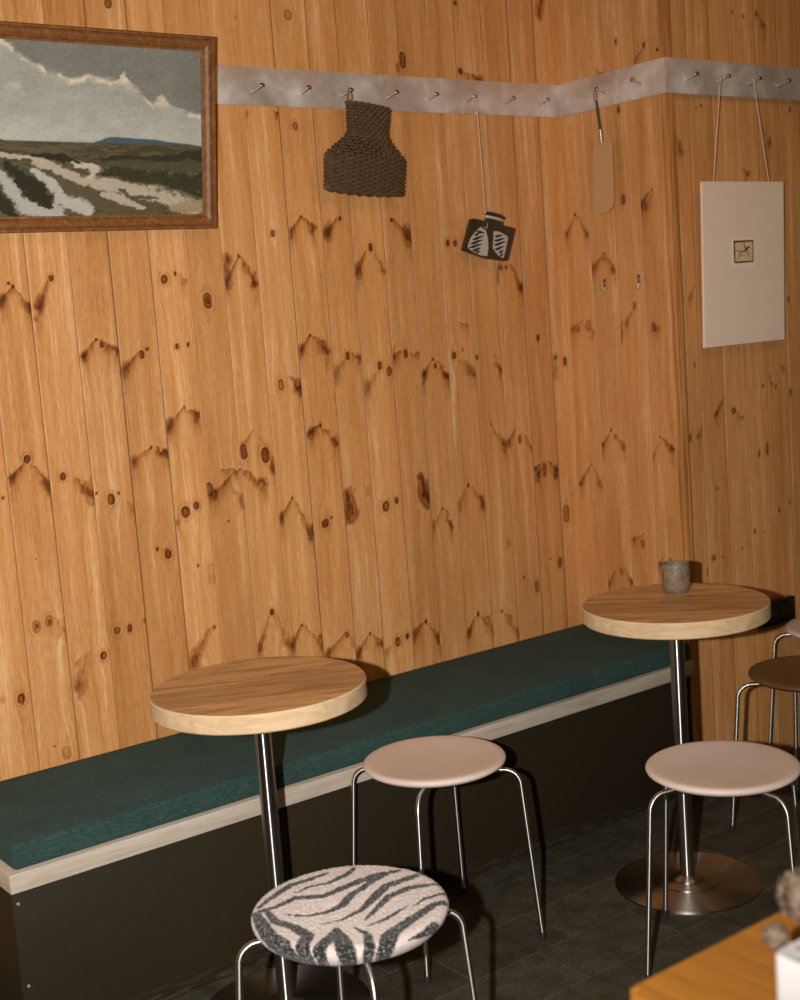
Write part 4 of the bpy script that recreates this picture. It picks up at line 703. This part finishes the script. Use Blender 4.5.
def make_stool(loc, rz, label, smat, base=None, seat_parts=None):
    t = thing('stool', label, 'stool', (loc[0], loc[1], 0), math.radians(rz), 'four-legged round stools')
    bm = bmesh.new(); lathe(bm, [(0, .4345), (.06, .4350), (.115, .4375), (.150, .4402), (.160, .4400), (.1655, .4370), (.167, .4325), (.1655, .4285), (.155, .4215), (.140, .4170), (0, .4165)], 96)
    obj('seat', bm, smat, t, angle=80)
    if base:
        first = base
        for i in range(4):
            l = first['legs'][i].copy(); C.objects.link(l); l.parent = t
            f = first['feet'][i].copy(); C.objects.link(f); f.parent = l
        return t
    L = []; Fq = []
    for i in range(4):
        bm = leg_mesh(); bmesh.ops.rotate(bm, matrix=Matrix.Rotation(i * PI / 2, 3, 'Z'), verts=bm.verts)
        l = obj('leg', bm, STEEL, t, angle=80)
        bm = bmesh.new(); lathe(bm, [(0, 0), (.0066, 0), (.0072, .003), (.0070, .016), (.0062, .018)], 16)
        q = Vector((.2287, 0, 0)); q.rotate(Matrix.Rotation(i * PI / 2, 3, 'Z')); bmesh.ops.translate(bm, vec=q, verts=bm.verts)
        f = obj('foot_cap', bm, RUB, l); L.append(l); Fq.append(f)
    return t, {'legs': L, 'feet': Fq}
_, proto = make_stool((-1.1223, -.6234), 40, 'round stool with blush pink seat in front of the bench, between the two tables', PINKISH)
make_stool((-.7301, -1.147), 80, 'round stool with blush pink seat right in front of the table with the cup', PINKISH, proto)
make_stool((.0, -.85), 50, 'round stool with dark brown seat at the right edge by the pine wall', BROWN, proto)
make_stool((.463, -.622), 35, 'round stool with blush pink seat half cut by the right edge, behind the brown stool', PINKISH, proto)
zs = make_stool((-1.735, -1.155), 65, 'round stool topped with a fluffy black and white zebra pattern pad', PINKISH, proto)

# zebra pad: dense disc whose stripes are stored on its vertices
ZEB = [[(-0.1242, 0.1016, 0.0045), (-0.077, 0.1227, 0.0073), (-0.035, 0.1388, 0.0082), (0.0019, 0.1355, 0.0073), (0.0444, 0.1346, 0.0036)], [(-0.0489, 0.1021, 0.0014), (-0.0162, 0.1079, 0.0036), (0.02, 0.0937, 0.0054), (0.0657, 0.1022, 0.0073), (0.0919, 0.1153, 0.0045)], [(-0.1406, 0.0896, 0.0063), (-0.1036, 0.0801, 0.0054), (-0.0573, 0.0841, 0.0082), (-0.02, 0.0538, 0.0073), (0.0205, 0.0562, 0.0091), (0.0695, 0.06, 0.01), (0.108, 0.0572, 0.01), (0.1415, 0.0467, 0.0063)], [(-0.1067, 0.0409, 0.0014), (-0.0866, 0.0101, 0.0036), (-0.0481, -0.0066, 0.0063), (-0.0167, -0.0021, 0.0091), (0.0247, 0.0248, 0.0082), (0.0469, 0.0284, 0.0073), (0.0771, 0.0426, 0.0073), (0.1157, 0.0491, 0.0063)], [(-0.0851, -0.034, 0.0009), (-0.0521, -0.0487, 0.0032), (-0.0032, -0.0416, 0.0063), (0.0398, -0.0178, 0.01), (0.0845, 0.007, 0.01), (0.1513, 0.0054, 0.0082)], [(-0.0233, -0.0785, 0.0018), (0.0079, -0.0616, 0.0054), (0.062, -0.0322, 0.0082), (0.1106, -0.0296, 0.0082), (0.1558, -0.05, 0.0054)], [(-0.0335, -0.097, 0.0014), (0.0051, -0.0999, 0.0054), (0.0368, -0.0917, 0.0036), (0.0638, -0.0861, 0.0009)], [(0.0616, -0.0974, 0.0009), (0.1023, -0.0833, 0.0045), (0.1448, -0.0891, 0.0041)], [(-0.0707, -0.1981, 0.0154), (-0.0279, -0.1527, 0.0145), (-0.0009, -0.1416, 0.0118), (0.0478, -0.1278, 0.01), (0.0982, -0.1135, 0.0082), (0.1232, -0.1173, 0.0063)], [(-0.0022, -0.176, 0.0014), (0.0307, -0.1742, 0.0063), (0.062, -0.1669, 0.01), (0.0765, -0.169, 0.0073)], [(-0.1406, 0.0846, 0.0082), (-0.159, 0.0295, 0.0136), (-0.1696, -0.007, 0.0154), (-0.1699, -0.0451, 0.0163), (-0.18, -0.0795, 0.0136)], [(-0.1212, 0.0813, 0.0054), (-0.1321, 0.0342, 0.0082), (-0.1221, -0.0166, 0.01), (-0.1231, -0.0548, 0.0118), (-0.1481, -0.075, 0.0127), (-0.1767, -0.119, 0.0127)], [(-0.0756, -0.0694, 0.0036), (-0.1044, -0.0894, 0.0118), (-0.1347, -0.1036, 0.0118), (-0.1521, -0.1297, 0.01)], [(-0.0756, -0.0694, 0.0045), (-0.0903, -0.1039, 0.0145), (-0.1076, -0.146, 0.0163), (-0.1299, -0.1737, 0.0172)], [(-0.0516, -0.0877, 0.0014), (-0.0492, -0.1231, 0.0063), (-0.0695, -0.1554, 0.01), (-0.0925, -0.1831, 0.0091)]]
def zebra_pad():
    nr, na = 120, 420
    prof = [(0, .0265)]
    for i in range(1, nr + 1):
        s = i / nr
        if s < .78: q = s / .78; prof.append((q * .156, .0265 - .002 * q * q))
        elif s < .90: a = (s - .78) / .12 * PI / 2; prof.append((.156 + .0160 * math.sin(a), .012 + .0125 * math.cos(a)))
        else: a = (s - .90) / .10; prof.append((.172 - .014 * a * a, .012 - .0235 * a))
    bm = bmesh.new(); lathe(bm, prof, na)
    co = np.array([v_.co[:] for v_ in bm.verts])
    rr = np.hypot(co[:, 0], co[:, 1]); X, Y = co[:, 0].copy(), co[:, 1].copy()
    # stripes run on down the side: unroll the side outwards
    ext = np.clip(.020 - co[:, 2], 0, .03) * (rr > .15) * .9
    ca, sa = X / np.maximum(rr, 1e-6), Y / np.maximum(rr, 1e-6)
    sx = X + ca * ext; sy = Y + sa * ext
    # the reference strokes are laid out in room axes; the stool is turned by 65 degrees
    a = math.radians(65); wx = sx * math.cos(a) - sy * math.sin(a); wy = sx * math.sin(a) + sy * math.cos(a)
    n1 = fbm(wx * 260 + 50, wy * 260 + 50, 21, 3); n2 = fbm(wx * 900 + 90, wy * 900 + 90, 31, 2)
    m = np.zeros(len(co))
    for st in ZEB:
        for p, q in zip(st, st[1:]):
            d, r, _ = capsule(wx, wy, p[0], p[1], q[0], q[1], p[2], q[2]); m = np.maximum(m, sstep(.0012, -.0012, d - r + (n1 - .5) * .004))
    speck = sstep(.66, .74, n2) * .55
    blackv = np.clip(m * (1 - speck), 0, 1)
    fl = (fbm(wx * 330 + 10, wy * 330 + 10, 41, 2) - .5)
    for i, v_ in enumerate(bm.verts):
        nrm = Vector((ca[i] * (rr[i] > .15), sa[i] * (rr[i] > .15), 1)).normalized()
        v_.co += nrm * float(fl[i]) * .0035
        v_.co.z += .4300
    me = bpy.data.meshes.new('seat_pad')
    for f in bm.faces: f.smooth = True
    bmesh.ops.recalc_face_normals(bm, faces=bm.faces); bm.to_mesh(me); bm.free()
    set_attr(me, 'black', blackv)
    k = NT('zebra_plush'); c = k.mix(k.attr('black'), (.60, .53, .49), (.020, .024, .022))
    v = k.coord(); k.bump(k.noise(v, 500, 3, .7), .6, .002); k.set(c, .95, 0, .1)
    k.b.inputs['Sheen Weight'].default_value = .15
    o = new_obj('seat_pad', me, k.m, zs); o['label'] = 'fluffy zebra-striped pad'
zebra_pad()

# ---------------------------------------------------------------- near table with planter
OR = m_wood('orange_varnished_pine', (.23, .085, .012), (.30, .120, .018), (.36, .155, .026), 90, 1.0, .35)
ft = thing('dining_table', 'orange wooden table corner out of focus in the near right foreground', 'table', (-1.55, -2.5, 0))
bm = bmesh.new(); box(bm, (-2.003, -2.95, .712), (-1.10, -2.078, .740))
es = [e for e in bm.edges if abs((e.verts[0].co - e.verts[1].co).z) > .01]
bmesh.ops.bevel(bm, geom=es, offset=.012, segments=5, affect='EDGES')
es = [e for e in bm.edges if abs((e.verts[0].co - e.verts[1].co).z) < .001]
bmesh.ops.bevel(bm, geom=es, offset=.003, segments=2, affect='EDGES'); child('tabletop', bm, OR, ft)
bm = bmesh.new(); box(bm, (-1.93, -2.89, .64), (-1.16, -2.14, .7115)); 
child('apron', bm, OR, ft, smooth=False)
for x, y in ((-1.93, -2.14), (-1.16, -2.14), (-1.93, -2.89), (-1.16, -2.89)):
    bm = bmesh.new(); sx = .05 if x < -1.5 else -.05; sy = -.05 if y > -2.5 else .05
    box(bm, (min(x, x + sx) - .002, min(y, y + sy) - .002, 0.001), (max(x, x + sx) + .002, max(y, y + sy) + .002, .7115), .003); child('leg', bm, OR, ft)
# white square planter holding dried flower heads
VX, VY = -1.986, -2.262
pl = thing('flower_pot', 'white square pot out of focus on the near orange table', 'pot', (VX + .05, VY - .05, .7405))
WHT = m_plain('white_ceramic', (.50, .48, .47), .35, 0, .5, .02, 10)
bm = bmesh.new()
def sq(h, z, r):  # rounded square ring
    pts = []
    for cx, cy, a0 in ((h - r, h - r, 0), (-h + r, h - r, 90), (-h + r, -h + r, 180), (h - r, -h + r, 270)):
        for i in range(5): a = math.radians(a0 + i * 22.5); pts.append(bm.verts.new((VX + .05 + cx + r * math.cos(a), VY - .05 + cy + r * math.sin(a), z)))
    return pts
rg = [sq(.048, .7410, .006), sq(.050, .744, .006), sq(.050, .838, .006), sq(.0485, .840, .006), sq(.0475, .839, .005), sq(.0460, .80, .005)]
for A, B in zip(rg, rg[1:]):
    for i in range(20): bm.faces.new((A[i], A[(i + 1) % 20], B[(i + 1) % 20], B[i]))
bm.faces.new(rg[0]); bm.faces.new(rg[-1]); child('pot_body', bm, WHT, pl)
FLW = NT('dried_petals'); v = FLW.coord(); n = FLW.noise(v, 70, 4, .7)
FLW.set(FLW.ramp(n, [(.32, (.06, .038, .02)), (.5, (.13, .09, .06)), (.62, (.20, .15, .115)), (.75, (.40, .37, .34))]), .9, 0, .1); FLW = FLW.m
fb = thing('dried_flower_bunch', 'grey-brown dried flower heads in the white pot, blurred at the right edge', 'dried flowers', (VX + .05, VY - .05, .80))

def head(c, r, seed):
    bm = bmesh.new(); rs = random.Random(seed)
    for i in range(150):
        z_ = rs.uniform(-1, 1); a = rs.uniform(0, 2 * PI); q = math.sqrt(1 - z_ * z_)
        n_ = Vector((q * math.cos(a), q * math.sin(a), z_)); p = Vector(c) + n_ * r * rs.uniform(.78, 1.0)
        s = r * rs.uniform(.20, .30); ax1 = n_.orthogonal().normalized(); ax2 = n_.cross(ax1)
        ph = rs.uniform(0, PI)
        for k_ in range(4):
            b0 = ph + k_ * PI / 2; d0 = ax1 * math.cos(b0) + ax2 * math.sin(b0); e0 = ax1 * -math.sin(b0) + ax2 * math.cos(b0)
            vs_ = [bm.verts.new(p), bm.verts.new(p + d0 * s * .6 + e0 * s * .45 + n_ * s * .15), bm.verts.new(p + d0 * s + n_ * s * .35), bm.verts.new(p + d0 * s * .6 - e0 * s * .45 + n_ * s * .15)]
            bm.faces.new(vs_)
    bmesh.ops.create_icosphere(bm, subdivisions=2, radius=r * .8, matrix=Matrix.Translation(c))
    return bm
H1, H2 = (-1.9036, -2.2421, 0.8631), (-1.9574, -2.2438, 0.8406)
for i, (c, r) in enumerate(((H1, .029), (H2, .0125))):
    child('flower_head', head(c, r, 5 + i), FLW, fb)
for i, (a, b) in enumerate((((VX + .055, VY - .04, .802), H1), ((VX + .04, VY - .04, .802), H2))):
    bm = bmesh.new(); m_ = [a[k_] * .5 + b[k_] * .5 + (.012 if k_ == 2 else 0) for k_ in range(3)]
    tube(bm, [a, m_, b], .0018, 8); child('stem', bm, m_plain('dry_stem', (.16, .10, .05), .8), fb)
